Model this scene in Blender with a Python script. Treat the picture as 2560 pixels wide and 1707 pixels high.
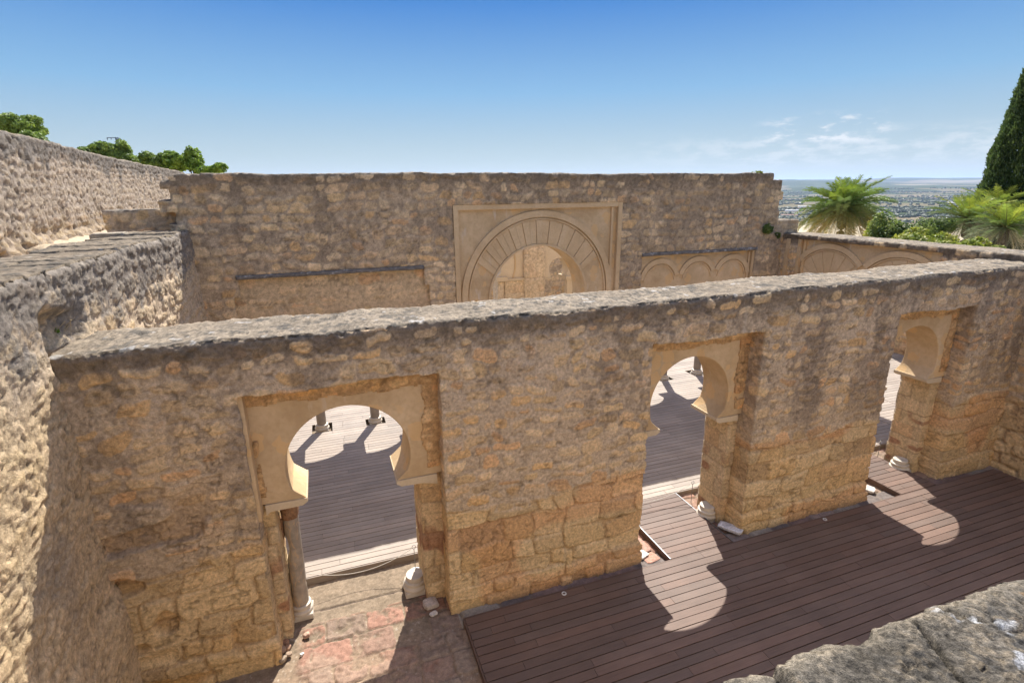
import bpy, bmesh, math, random
import numpy as np
from mathutils import Vector, Matrix

for o in list(bpy.data.objects):
    bpy.data.objects.remove(o)
SC = bpy.context.scene
COL = SC.collection
rad = math.radians

# ------------------------------------------------------------------ camera
H = 6.5
YAW, PIT, ROL, FPX = rad(19.57), rad(16.35), rad(-0.55), 1308.0
fw = Vector((math.sin(YAW) * math.cos(PIT), math.cos(YAW) * math.cos(PIT), -math.sin(PIT)))
rt = fw.cross(Vector((0, 0, 1))).normalized()
up = rt.cross(fw)
r2 = rt * math.cos(ROL) + up * math.sin(ROL)
u2 = -rt * math.sin(ROL) + up * math.cos(ROL)
cam_d = bpy.data.cameras.new("camera")
cam = bpy.data.objects.new("camera", cam_d)
COL.objects.link(cam)
M = Matrix(((r2.x, u2.x, -fw.x, 0), (r2.y, u2.y, -fw.y, 0), (r2.z, u2.z, -fw.z, H), (0, 0, 0, 1)))
cam.matrix_world = M
cam_d.sensor_width = 36
cam_d.lens = 36 * FPX / 2560
cam_d.clip_start = 0.05
cam_d.clip_end = 120000
SC.camera = cam

# ------------------------------------------------------------------ sun + sky
sun_to = Vector((0.335, 0.75, 1.0)).normalized()      # direction towards the sun
elev = math.asin(sun_to.z)
azim = math.atan2(sun_to.x, sun_to.y)
W = bpy.data.worlds.new("World")
SC.world = W
W.use_nodes = True
nt = W.node_tree
for n in list(nt.nodes):
    nt.nodes.remove(n)
sky = nt.nodes.new("ShaderNodeTexSky")
sky.sky_type = 'NISHITA'
sky.sun_disc = False
sky.sun_elevation = elev
sky.sun_rotation = azim
sky.altitude = 180
sky.air_density = 1.0
sky.dust_density = 0.35
sky.ozone_density = 2.5
bg = nt.nodes.new("ShaderNodeBackground")
bg.inputs['Strength'].default_value = 0.12
wo = nt.nodes.new("ShaderNodeOutputWorld")
# thin cumulus low over the right of the horizon
tc = nt.nodes.new("ShaderNodeTexCoord")
sep = nt.nodes.new("ShaderNodeSeparateXYZ")
nt.links.new(tc.outputs['Generated'], sep.inputs[0])


def wmath(op, a, b=None, c=None):
    n = nt.nodes.new("ShaderNodeMath")
    n.operation = op
    for i, v in enumerate((a, b, c)):
        if v is None:
            continue
        if isinstance(v, (int, float)):
            n.inputs[i].default_value = v
        else:
            nt.links.new(v, n.inputs[i])
    return n.outputs[0]


def wramp(v, a, b, c=0.0, d=1.0):
    n = nt.nodes.new("ShaderNodeMapRange")
    n.interpolation_type = 'SMOOTHSTEP'
    nt.links.new(v, n.inputs[0])
    for i, x in enumerate((a, b, c, d)):
        n.inputs[i + 1].default_value = x
    return n.outputs[0]


az = wmath('ARCTAN2', sep.outputs[0], sep.outputs[1])
el = wmath('ARCSINE', sep.outputs[2])
comb = nt.nodes.new("ShaderNodeCombineXYZ")
nt.links.new(wmath('MULTIPLY', az, 14.0), comb.inputs[0])
nt.links.new(wmath('MULTIPLY', el, 42.0), comb.inputs[1])
cn = nt.nodes.new("ShaderNodeTexNoise")
cn.inputs['Scale'].default_value = 1.6
cn.inputs['Detail'].default_value = 9
cn.inputs['Roughness'].default_value = 0.6
nt.links.new(comb.outputs[0], cn.inputs['Vector'])
az0 = math.atan2(1.02, 1)
# cloud base/top rises where the cumulus bank is
bank = wmath('MULTIPLY', wramp(az, 0.74, 0.82), wramp(az, 0.96, 0.90))
band = wmath('MULTIPLY', wramp(el, 0.058, 0.076), wramp(el, 0.112, 0.09))
cl = wmath('MULTIPLY', wramp(cn.outputs[0], 0.50, 0.66), band)
cl = wmath('MULTIPLY', cl, bank)
band2 = wmath('MULTIPLY', wramp(el, 0.015, 0.05), wramp(el, 0.09, 0.06))
cl2 = wmath('MULTIPLY', wramp(cn.outputs[0], 0.42, 0.62), band2)
cl2 = wmath('MULTIPLY', cl2, wramp(az, 0.45, 0.85))
clt = wmath('MINIMUM', wmath('ADD', wmath('MULTIPLY', cl, 0.95), wmath('MULTIPLY', cl2, 0.42)), 0.8)
mix = nt.nodes.new("ShaderNodeMix")
mix.data_type = 'RGBA'
nt.links.new(clt, mix.inputs[0])
hs = nt.nodes.new("ShaderNodeHueSaturation")
hs.inputs['Saturation'].default_value = 0.62
hs.inputs['Hue'].default_value = 0.515
nt.links.new(sky.outputs[0], hs.inputs['Color'])
# clear hazy-blue air low over the horizon: deep azure higher up, pale near the ground
rp = nt.nodes.new("ShaderNodeValToRGB")
nt.links.new(wmath('MULTIPLY', el, 1 / 0.6), rp.inputs[0])
stops = [(0.0, (.80, .80, .62)), (0.075, (.60, .72, .69)), (0.26, (.275, .555, .86)), (0.48, (.055, .275, .76)), (0.80, (.05, .22, .60))]
rp.color_ramp.elements[0].color = (*stops[0][1], 1)
rp.color_ramp.elements[1].position = stops[1][0]
rp.color_ramp.elements[1].color = (*stops[1][1], 1)
for p_, c_ in stops[2:]:
    e_ = rp.color_ramp.elements.new(p_)
    e_.color = (*c_, 1)
scl = nt.nodes.new("ShaderNodeVectorMath")
scl.operation = 'SCALE'
scl.inputs['Scale'].default_value = 2.32
nt.links.new(rp.outputs[0], scl.inputs[0])
m0 = nt.nodes.new("ShaderNodeMix")
m0.data_type = 'RGBA'
nt.links.new(wramp(el, 0.70, 0.36, 0.0, 1.0), m0.inputs[0])
nt.links.new(hs.outputs[0], m0.inputs[6])
nt.links.new(scl.outputs[0], m0.inputs[7])
nt.links.new(m0.outputs[2], mix.inputs[6])
mix.inputs[7].default_value = (2.55, 2.55, 2.5, 1)
nt.links.new(mix.outputs[2], bg.inputs[0])
nt.links.new(bg.outputs[0], wo.inputs[0])

sl = bpy.data.lights.new("sun", 'SUN')
sl.energy = 3.1
sl.angle = rad(0.5)
sl.color = (1.0, 0.95, 0.87)
so = bpy.data.objects.new("sun", sl)
COL.objects.link(so)
so.rotation_euler = sun_to.to_track_quat('Z', 'Y').to_euler()
so.location = (0, 0, 60)

SC.view_settings.view_transform = 'Standard'
SC.view_settings.look = 'None'
SC.view_settings.exposure = 1.6
SC.view_settings.gamma = 1
SC.render.engine = 'CYCLES'
SC.cycles.max_bounces = 8
SC.cycles.diffuse_bounces = 5
SC.cycles.volume_bounces = 1

# ------------------------------------------------------------------ noise (numpy)
_rs = np.random.RandomState(7)
_perm = _rs.permutation(256).astype(np.int64)
_val = _rs.rand(256) * 2 - 1


def n3(x, y, z, seed=0):
    x = np.asarray(x, float) + seed * 17.31
    y = np.asarray(y, float) + seed * 5.77
    z = np.asarray(z, float) + seed * 9.13
    x, y, z = np.broadcast_arrays(x, y, z)
    xi, yi, zi = np.floor(x).astype(np.int64), np.floor(y).astype(np.int64), np.floor(z).astype(np.int64)
    fx, fy, fz = x - xi, y - yi, z - zi
    fx, fy, fz = [t * t * (3 - 2 * t) for t in (fx, fy, fz)]

    def h(a, b, c):
        return _val[_perm[(_perm[(_perm[(xi + a) & 255] + yi + b) & 255] + zi + c) & 255]]
    a = h(0, 0, 0) * (1 - fx) + h(1, 0, 0) * fx
    b = h(0, 1, 0) * (1 - fx) + h(1, 1, 0) * fx
    c = h(0, 0, 1) * (1 - fx) + h(1, 0, 1) * fx
    d = h(0, 1, 1) * (1 - fx) + h(1, 1, 1) * fx
    return (a * (1 - fy) + b * fy) * (1 - fz) + (c * (1 - fy) + d * fy) * fz


def fbm(x, y, z, oct=4, seed=0, g=0.5):
    s, a, f, t = 0, 1.0, 1.0, 0
    for i in range(oct):
        s = s + a * n3(np.asarray(x) * f, np.asarray(y) * f, np.asarray(z) * f, seed + i * 3)
        t += a
        a *= g
        f *= 2.03
    return s / t


def sst(a, b, x):
    t = np.clip((x - a) / (b - a), 0, 1)
    return t * t * (3 - 2 * t)


def lerp(a, b, t):
    return a + (b - a) * t


# ------------------------------------------------------------------ stone pattern
def courses(u, v, seed, hh, ww, shrink, joint, present=1.0, warp=0.03, edge=0.012, rr=0.05, squash=0.0):
    """irregular coursed stones -> (mask, inside distance, three randoms per stone)"""
    rs = np.random.RandomState(seed)
    v = v + warp * fbm(u * 0.9, v * 0.4, 3.1, 3, seed) + warp * 0.35 * n3(u * 4, v * 3, 0.5, seed + 9)
    u = u + warp * 0.8 * n3(u * 2.2, v * 4.5, 7.7, seed + 5)
    vb = [-0.6]
    while vb[-1] < 9:
        vb.append(vb[-1] + rs.uniform(*hh))
    vb = np.array(vb)
    r = np.clip(np.searchsorted(vb, v) - 1, 0, len(vb) - 2)
    mask = np.zeros_like(u)
    ins = np.zeros_like(u)
    R = np.zeros(u.shape + (3,))
    en = edge * fbm(u * 9, v * 9, 1.3, 3, seed + 2)
    umin, umax = u.min() - 1, u.max() + 1
    for k in np.unique(r):
        s = np.nonzero(r == k)
        h = vb[k + 1] - vb[k]
        n = int((umax - umin) / ww[0]) + 4
        ub = umin + rs.uniform(-ww[1], 0) + np.concatenate([[0], np.cumsum(rs.uniform(ww[0], ww[1], n) * (0.75 + 0.5 * h / hh[1]))])
        c = np.clip(np.searchsorted(ub, u[s]) - 1, 0, len(ub) - 2)
        ins4 = joint / 2 + rs.rand(len(ub), 4) ** 1.5 * shrink
        tilt = rs.uniform(-0.12, 0.12, len(ub))
        pres = rs.rand(len(ub)) < present
        ids = rs.rand(len(ub), 3)
        uu, vv = u[s], v[s]
        x0 = ub[c] + ins4[c, 0]
        x1 = ub[c + 1] - ins4[c, 1]
        y0 = vb[k] + ins4[c, 2]
        y1 = vb[k + 1] - ins4[c, 3]
        cx, cy = (x0 + x1) / 2, (y0 + y1) / 2
        hx, hy = np.maximum((x1 - x0) / 2, 0.015), np.maximum((y1 - y0) / 2, 0.012)
        dx, dy = uu - cx, vv - cy
        dy = dy + dx * tilt[c]
        rc = np.minimum(rr, np.minimum(hx, hy) * 0.9)
        qx, qy = np.abs(dx) - hx + rc, np.abs(dy) - hy + rc
        sd = np.hypot(np.maximum(qx, 0), np.maximum(qy, 0)) + np.minimum(np.maximum(qx, qy), 0) - rc + en[s]
        mask[s] = sst(0.006, -0.006, sd) * pres[c]
        ins[s] = np.maximum(-sd, 0)
        R[s] = ids[c]
    return mask, ins, R


PAL = np.array([(.62, .45, .24), (.68, .53, .33), (.63, .42, .20), (.58, .42, .25), (.50, .385, .24), (.64, .48, .27), (.56, .44, .28), (.60, .38, .20), (.66, .50, .30), (.55, .41, .24)])


def stone_col(R, var=1.0):
    i = (R[..., 0] * len(PAL)).astype(int) % len(PAL)
    c = PAL[i] * (0.82 + 0.36 * R[..., 1:2])
    m = np.array((.60, .44, .25))
    return m + (c - m) * var


def rubble(u, v, seed, z, ztop, zash=1.9, patina=1.0, scale=1.0, mortar=(.50, .40, .295), shrink=0.05, amp=1.0):
    """rubble above, big squared blocks below; returns height (m) and albedo"""
    zz = zash + 0.22 * n3(u * 0.8, 0.3, 1.0, seed)
    ma, ia, Ra = courses(u, v, seed + 1, (0.24 * scale, 0.44 * scale), (0.20, 0.85), 0.022, 0.012, 0.97, 0.10, 0.022, 0.05)
    crk = sst(0.055, 0.015, np.abs(fbm(u * 2.6, v * 3.4, 6.2, 4, seed + 60, .55))) * sst(0.0, .25, fbm(u * 1.1, v * 1.1, 3, 3, seed + 61))
    crk2 = sst(0.05, 0.012, np.abs(fbm(u * 6.5, v * 8.5, 2.2, 3, seed + 62, .5))) * sst(-.1, .25, fbm(u * 2.1, v * 2.1, 3, 3, seed + 63))
    crk = np.maximum(crk, crk2 * .8)
    mr, ir, Rr = courses(u, v, seed + 2, (0.15 * scale, 0.27 * scale), (0.17 * scale, 0.44 * scale), shrink, 0.02, 0.86, 0.12, 0.034, 0.07)
    w = sst(-0.04, 0.04, z - zz)[..., None]
    f1 = fbm(u * 3, v * 3, 0.2, 4, seed + 20)
    f2 = fbm(u * 11, v * 11, 0.7, 4, seed + 21, 0.6)
    f3 = fbm(u * 30, v * 30, 0.7, 3, seed + 22, 0.6)
    big = fbm(u * 0.5, v * 0.5, 2.0, 3, seed + 25)
    # ashlar
    pro = (Ra[..., 2] - 0.5) * 0.05
    pit = sst(0.62, 0.9, n3(u * 1.3, v * 2.0, 4, seed + 30)) * 0.05
    ha = ma * (0.012 + pro * sst(0, 0.05, ia)) - (1 - ma) * 0.030 + 0.018 * f1 + 0.010 * f2 - pit * ma
    ca = stone_col(Ra, 0.45) * (1 + 0.16 * f2[..., None])
    ca = lerp(np.array((.42, .30, .18)), ca, (0.35 + 0.65 * ma)[..., None])
    pink = sst(0.35, 0.6, n3(u * 1.1, v * 1.7, 8, seed + 31))[..., None]
    ca = lerp(ca, ca * np.array((1.02, .84, .78)), pink * 0.7)
    # rubble
    hid = sst(0.3, 0.75, n3(u * 1.9, v * 2.6, 1.1, seed + 7))        # mortar smeared over stones
    mr2 = mr * (1 - 0.8 * hid)
    hr = mr * (0.012 + (Rr[..., 2] - 0.3) * 0.024 * sst(0, 0.03, ir)) - 0.010 * sst(.3, .7, mr) * sst(.95, .6, mr) + 0.012 * f1 + 0.012 * f2 + 0.010 * f3 - 0.012 * sst(0.25, 0.7, np.abs(f2) * 2)
    cm = np.array(mortar) * (1 + 0.22 * f2[..., None] + 0.10 * f3[..., None]) * (1 + 0.12 * big[..., None])
    cs = stone_col(Rr, 0.78) * np.array((1.0, 1.0, 1.06)) * (1 + 0.16 * f2[..., None])
    cr = lerp(cm, cs, mr2[..., None])
    h = (lerp(ha, hr, w[..., 0]) - 0.012 * crk) * amp
    c = lerp(ca, cr, w)
    c = c * (1 - .38 * crk[..., None])
    # dark weathering crust: running down from the top, in patches
    d = np.maximum(ztop - z, 0)
    stre = fbm(u * 1.7, v * 0.35, 5.0, 4, seed + 40)
    spk = fbm(u * 7, v * 7, 5.0, 4, seed + 41, 0.65)
    p = sst(0.15, 0.8, 0.95 - d / (0.75 + 0.9 * np.maximum(stre, -.3)) + 0.8 * spk) * sst(3.2, 0.3, d)
    p2 = sst(0.12, 0.5, 0.9 * stre + 0.9 * spk + 0.05) * sst(3.8, 1.2, d) * 0.62
    crust = np.clip(np.maximum(p * 0.85, p2), 0, 1) * patina
    band = sst(0.40, 0.12, d + 0.20 * spk) * 1.0 * patina
    keep = 1 - 0.85 * mr2 * w[..., 0] * sst(.2, .45, Rr[..., 1])
    crust = np.maximum(crust * keep, band * (1 - 0.75 * mr2 * (Rr[..., 1] > 0.6)))[..., None]
    dark = np.array((.155, .122, .090)) * (1 + 0.5 * spk[..., None])
    c = lerp(c, dark, np.clip(crust * 0.86, 0, 1))
    # pale lime streaks
    li = sst(0.45, 0.75, fbm(u * 5.5, v * 1.1, 9, 4, seed + 50)) * sst(0.1, 0.5, stre + 0.4)
    c = lerp(c, np.array((.50, .45, .38)), (li * 0.45)[..., None])
    hole = sst(0.50, 0.66, fbm(u * 6.0, v * 8.5, 11, 2, seed + 70)) * sst(-.2, .3, big + f1)
    h = h - 0.018 * hole * amp
    c = c * (1 - 0.35 * hole[..., None]) * np.array((1.03, 1.0, .94))
    return h, np.clip(c, 0.02, 0.8)


def captop(s, t, seed, T=1.2, slabs=False, amp=1.0, tone=1.0):
    f1 = fbm(s * 1.5, t * 1.5, 0, 4, seed)
    f2 = fbm(s * 7, t * 7, 0, 4, seed + 1, 0.65)
    f3 = fbm(s * 26, t * 26, 0, 3, seed + 2, 0.65)
    h = amp * (0.030 * f1 + 0.022 * f2 + 0.008 * f3 - 0.035 * sst(0.25, 0.6, f2))
    c = np.array((.40, .325, .235)) * (1 + 0.18 * f1[..., None] + 0.60 * f2[..., None] + 0.55 * f3[..., None])
    c = lerp(c, np.array((.13, .12, .105)), (sst(0.05, 0.25, fbm(s * 6, t * 9, 3, 5, seed + 5, .7)) * 0.75)[..., None])
    c = lerp(c, np.array((.42, .33, .23)), (sst(0.15, 0.4, fbm(s * 1.3, t * 1.3, 8, 3, seed + 6)) * 0.45)[..., None])
    c = lerp(c, np.array((.66, .62, .56)), (sst(0.50, 0.54, fbm(s * 6.5, t * 8.0, 5, 3, seed + 7)) * sst(-0.3, .1, f1))[..., None])
    if slabs:
        sb = [s.min() - 1]
        rs = np.random.RandomState(seed)
        while sb[-1] < s.max() + 1:
            sb.append(sb[-1] + rs.uniform(0.28, 0.6))
        sb = np.array(sb)
        sw = s + 0.05 * fbm(s * 1.5, t * 2.2, 2, 3, seed + 11) + 0.12 * n3(t * 0.9, 0, s * .15, seed + 12)
        k = np.clip(np.searchsorted(sb, sw) - 1, 0, len(sb) - 2)
        e = np.minimum(sw - sb[k], sb[k + 1] - sw)
        gap = sst(0.035, 0.008, e + 0.012 * f2)
        rnd = rs.rand(len(sb))
        # cross joints
        tw = t + 0.05 * n3(s * 2, t, 1, seed + 15)
        e2 = np.abs(tw - (0.35 + 0.5 * rnd[k]) * T)
        gap = np.maximum(gap, sst(0.022, 0.006, e2 + 0.01 * f2) * (rnd[k] > 0.45))
        h = h + (rnd[k] - 0.5) * 0.05 - gap * 0.07
        c = c * (0.86 + 0.28 * rnd[k][..., None])
        c = c * np.array((.84, .82, .79))
        c = lerp(c, np.array((.10, .085, .07)), (gap * 0.7)[..., None])
    return h, np.clip(c * tone * 0.56, 0.02, 0.8)


# ------------------------------------------------------------------ object helpers
def tag(o, label=None, cat=None, group=None, kind=None):
    if label:
        o['label'] = label
    if cat:
        o['category'] = cat
    if group:
        o['group'] = group
    if kind:
        o['kind'] = kind
    return o


def thing(name, label, cat, loc=(0, 0, 0), rotz=0, group=None):
    o = bpy.data.objects.new(name, None)
    COL.objects.link(o)
    o.empty_display_size = 0.3
    o.location = loc
    o.rotation_euler = (0, 0, rotz)
    return tag(o, label, cat, group)


def mesh_obj(name, V, F, mat, parent=None, col=None, smooth=False, world=True):
    """V (n,3) array, F list of index tuples or (m,4)/(m,3) array, col optional per-vertex albedo"""
    me = bpy.data.meshes.new(name)
    V = np.asarray(V, dtype=np.float32)
    if isinstance(F, np.ndarray):
        k = F.shape[1]
        me.vertices.add(len(V))
        me.vertices.foreach_set('co', V.ravel())
        me.loops.add(F.size)
        me.loops.foreach_set('vertex_index', F.astype(np.int32).ravel())
        me.polygons.add(len(F))
        me.polygons.foreach_set('loop_start', np.arange(0, F.size, k, dtype=np.int32))
        me.polygons.foreach_set('loop_total', np.full(len(F), k, dtype=np.int32))
        me.update(calc_edges=True)
    else:
        me.from_pydata([tuple(map(float, v)) for v in V], [], [tuple(f) for f in F])
        me.update()
    if col is not None:
        a = me.color_attributes.new('albedo', 'FLOAT_COLOR', 'POINT')
        c4 = np.ones((len(V), 4), np.float32)
        c4[:, :3] = col
        a.data.foreach_set('color', c4.ravel())
    me.validate()
    me.polygons.foreach_set('use_smooth', [smooth] * len(me.polygons))
    me.materials.append(mat)
    o = bpy.data.objects.new(name, me)
    COL.objects.link(o)
    if parent is not None:
        o.parent = parent
        if world:       # V given in world coordinates
            L = parent.location
            o.matrix_parent_inverse = (Matrix.Translation(L) @ parent.rotation_euler.to_matrix().to_4x4()).inverted()
    return o


class MB:
    def __init__(s):
        s.v, s.f, s.c = [], [], []

    def quad_prism(s, poly, d, col=None):
        """poly: list of 3D points (ngon), extruded by vector d"""
        n = len(poly)
        b = len(s.v)
        d = Vector(d)
        for p in poly:
            s.v.append(Vector(p))
        for p in poly:
            s.v.append(Vector(p) + d)
        s.f.append(tuple(b + i for i in range(n)))
        s.f.append(tuple(b + n + i for i in reversed(range(n))))
        for i in range(n):
            j = (i + 1) % n
            s.f.append((b + j, b + i, b + n + i, b + n + j))
        s.c += [col or (1, 1, 1)] * (2 * n)
        return s

    def box(s, x0, x1, y0, y1, z0, z1, col=None, jit=0, rs=None):
        b = len(s.v)
        for z in (z0, z1):
            for (x, y) in ((x0, y0), (x1, y0), (x1, y1), (x0, y1)):
                p = Vector((x, y, z))
                if jit:
                    p += Vector([rs.uniform(-jit, jit) for _ in range(3)])
                s.v.append(p)
        for f in ((0, 3, 2, 1), (4, 5, 6, 7), (0, 1, 5, 4), (1, 2, 6, 5), (2, 3, 7, 6), (3, 0, 4, 7)):
            s.f.append(tuple(b + i for i in f))
        s.c += [col or (1, 1, 1)] * 8
        return s

    def lathe(s, cx, cy, prof, n=32, col=None, lean=(0, 0)):
        b = len(s.v)
        z0 = prof[0][1]
        for (r, z) in prof:
            for i in range(n):
                a = 2 * math.pi * i / n
                s.v.append(Vector((cx + lean[0] * (z - z0) + r * math.cos(a), cy + lean[1] * (z - z0) + r * math.sin(a), z)))
        for k in range(len(prof) - 1):
            for i in range(n):
                j = (i + 1) % n
                s.f.append((b + k * n + i, b + k * n + j, b + (k + 1) * n + j, b + (k + 1) * n + i))
        s.f.append(tuple(b + i for i in reversed(range(n))))
        s.f.append(tuple(b + (len(prof) - 1) * n + i for i in range(n)))
        s.c += [col or (1, 1, 1)] * (len(prof) * n)
        return s

    def tube(s, pts, r, n=8, col=None):
        b = len(s.v)
        pts = [Vector(p) for p in pts]
        rr = r if isinstance(r, (list, tuple)) else [r] * len(pts)
        for k, p in enumerate(pts):
            d = (pts[min(k + 1, len(pts) - 1)] - pts[max(k - 1, 0)]).normalized()
            a = d.cross(Vector((0, 0, 1)))
            if a.length < 1e-3:
                a = d.cross(Vector((1, 0, 0)))
            a.normalize()
            c = d.cross(a)
            for i in range(n):
                t = 2 * math.pi * i / n
                s.v.append(p + (a * math.cos(t) + c * math.sin(t)) * rr[k])
        for k in range(len(pts) - 1):
            for i in range(n):
                j = (i + 1) % n
                s.f.append((b + k * n + i, b + k * n + j, b + (k + 1) * n + j, b + (k + 1) * n + i))
        s.f.append(tuple(b + i for i in reversed(range(n))))
        s.f.append(tuple(b + (len(pts) - 1) * n + i for i in range(n)))
        s.c += [col or (1, 1, 1)] * (len(pts) * n)
        return s

    def build(s, name, mat, parent=None, smooth=False, world=True):
        o = mesh_obj(name, np.array([tuple(p) for p in s.v]), s.f, mat, parent, np.array(s.c), smooth, world)
        return o


def autosmooth(o, deg=35):
    me = o.data
    bm = bmesh.new()
    bm.from_mesh(me)
    bmesh.ops.recalc_face_normals(bm, faces=bm.faces)
    for e in bm.edges:
        if len(e.link_faces) == 2:
            e.smooth = e.calc_face_angle(0) < rad(deg)
    for f in bm.faces:
        f.smooth = True
    bm.to_mesh(me)
    bm.free()


# ------------------------------------------------------------------ materials
def mat_base(name):
    m = bpy.data.materials.new(name)
    m.use_nodes = True
    t = m.node_tree
    b = t.nodes['Principled BSDF']
    return m, t, b


def node(t, kind, **kw):
    n = t.nodes.new(kind)
    for k, v in kw.items():
        if k in n.inputs:
            n.inputs[k].default_value = v
        else:
            setattr(n, k, v)
    return n


def mixc(t, fac, a, b, blend='MIX'):
    n = t.nodes.new("ShaderNodeMix")
    n.data_type = 'RGBA'
    n.blend_type = blend
    for i, v in ((0, fac), (6, a), (7, b)):
        if hasattr(v, 'is_output'):
            t.links.new(v, n.inputs[i])
        elif i == 0:
            n.inputs[0].default_value = v
        else:
            n.inputs[i].default_value = (*v, 1) if len(v) == 3 else v
    return n.outputs[2]


def rampf(t, v, a, b, c=0.0, d=1.0):
    n = t.nodes.new("ShaderNodeMapRange")
    t.links.new(v, n.inputs[0])
    for i, x in enumerate((a, b, c, d)):
        n.inputs[i + 1].default_value = x
    return n.outputs[0]


def attr_mat(name, scales=(18, 70), amt=0.35, bump=0.5, dist=0.012, rough=0.92, spec=0.2, gain=1.0):
    """albedo from the mesh, broken up with fine noise and a fine bump"""
    m, t, b = mat_base(name)
    a = node(t, "ShaderNodeAttribute", attribute_name='albedo')
    tc = t.nodes.new("ShaderNodeTexCoord")
    n1 = node(t, "ShaderNodeTexNoise", Scale=scales[0], Detail=8.0, Roughness=0.65)
    n2 = node(t, "ShaderNodeTexNoise", Scale=scales[1], Detail=5.0, Roughness=0.7)
    for n in (n1, n2):
        t.links.new(tc.outputs['Object'], n.inputs['Vector'])
    g1 = rampf(t, n1.outputs[0], 0.3, 0.7, (1 - amt) * gain, (1 + amt) * gain)
    g2 = rampf(t, n2.outputs[0], 0.3, 0.7, 1 - amt * 0.7, 1 + amt * 0.7)
    mm = t.nodes.new("ShaderNodeMath")
    mm.operation = 'MULTIPLY'
    t.links.new(g1, mm.inputs[0])
    t.links.new(g2, mm.inputs[1])
    vs = t.nodes.new("ShaderNodeVectorMath")
    vs.operation = 'SCALE'
    t.links.new(a.outputs['Color'], vs.inputs[0])
    t.links.new(mm.outputs[0], vs.inputs['Scale'])
    t.links.new(vs.outputs[0], b.inputs['Base Color'])
    ad = t.nodes.new("ShaderNodeMath")
    ad.operation = 'MULTIPLY_ADD'
    t.links.new(n2.outputs[0], ad.inputs[0])
    ad.inputs[1].default_value = 0.45
    t.links.new(n1.outputs[0], ad.inputs[2])
    bp = node(t, "ShaderNodeBump", Strength=bump, Distance=dist)
    t.links.new(ad.outputs[0], bp.inputs['Height'])
    t.links.new(bp.outputs[0], b.inputs['Normal'])
    b.inputs['Roughness'].default_value = rough
    b.inputs['Specular IOR Level'].default_value = spec
    return m


M_STONE = attr_mat("weathered_rubble", (20, 85), 0.34, 1.0, 0.025)
M_STONE_FAR = attr_mat("weathered_rubble_far", (10, 38), 0.32, 0.9, 0.04)
M_TOPSLAB = attr_mat("lichen_slab", (60, 260), 0.75, 1.0, 0.012)
M_EARTH = attr_mat("dusty_earth", (14, 60), 0.28, 0.7, 0.012)


def plaster_mat(name, c1, c2, c3, sc=1.6, white=0.55, BLOT=0.6):
    m, t, b = mat_base(name)
    tc = t.nodes.new("ShaderNodeTexCoord")
    n1 = node(t, "ShaderNodeTexNoise", Scale=sc, Detail=7.0, Roughness=0.6)
    n2 = node(t, "ShaderNodeTexNoise", Scale=sc * 9, Detail=6.0, Roughness=0.6)
    mp = node(t, "ShaderNodeMapping")
    mp.inputs['Scale'].default_value = (7.0, 7.0, 1.3)
    n3_ = node(t, "ShaderNodeTexNoise", Scale=0.9, Detail=4.0, Roughness=0.5)
    t.links.new(tc.outputs['Object'], mp.inputs[0])
    t.links.new(mp.outputs[0], n3_.inputs['Vector'])
    for n in (n1, n2):
        t.links.new(tc.outputs['Object'], n.inputs['Vector'])
    c = mixc(t, rampf(t, n1.outputs[0], 0.35, 0.65), c1, c2)
    c = mixc(t, rampf(t, n2.outputs[0], 0.45, 0.75, 0, 0.5), c, c3)
    c = mixc(t, rampf(t, n3_.outputs[0], 0.66, 0.76, 0, white), c, (.62, .55, .45))
    vo = node(t, "ShaderNodeTexVoronoi", Scale=3.2)
    nv_ = node(t, "ShaderNodeTexNoise", Scale=6.0, Detail=3.0)
    t.links.new(tc.outputs['Object'], nv_.inputs['Vector'])
    av = node(t, "ShaderNodeVectorMath", operation='MULTIPLY_ADD')
    t.links.new(nv_.outputs['Color'], av.inputs[0])
    av.inputs[1].default_value = (.22, .22, .22)
    t.links.new(tc.outputs['Object'], av.inputs[2])
    t.links.new(av.outputs[0], vo.inputs['Vector'])
    sc_ = t.nodes.new("ShaderNodeSeparateColor")
    t.links.new(vo.outputs['Color'], sc_.inputs[0])
    ml = node(t, "ShaderNodeMath", operation='MULTIPLY')
    t.links.new(rampf(t, vo.outputs['Distance'], 0.50, 0.46, 0, BLOT), ml.inputs[0])
    t.links.new(rampf(t, sc_.outputs[0], 0.62, 0.66), ml.inputs[1])
    c = mixc(t, ml.outputs[0], c, (.66, .43, .20))
    t.links.new(c, b.inputs['Base Color'])
    bp = node(t, "ShaderNodeBump", Strength=0.6, Distance=0.02)
    t.links.new(n2.outputs[0], bp.inputs['Height'])
    t.links.new(bp.outputs[0], b.inputs['Normal'])
    b.inputs['Roughness'].default_value = 0.9
    b.inputs['Specular IOR Level'].default_value = 0.2
    return m


M_PLAST = plaster_mat("ochre_plaster", (.48, .34, .19), (.64, .48, .295), (.43, .30, .165))
M_PLAIN = plaster_mat("ochre_plaster_plain", (.54, .385, .22), (.64, .475, .285), (.47, .33, .18), 1.6, .3, 0.0)
M_PALE = plaster_mat("pale_plaster", (.60, .49, .34), (.68, .56, .40), (.52, .42, .29), 1.6, .3, 0.0)
M_IMPOST = plaster_mat("pale_impost_stone", (.55, .44, .30), (.60, .49, .34), (.48, .37, .24), 3, .3, 0.0)
M_BLOCK = plaster_mat("dressed_block", (.49, .34, .19), (.55, .41, .24), (.42, .28, .15), 2.2, 0.1)


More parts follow.
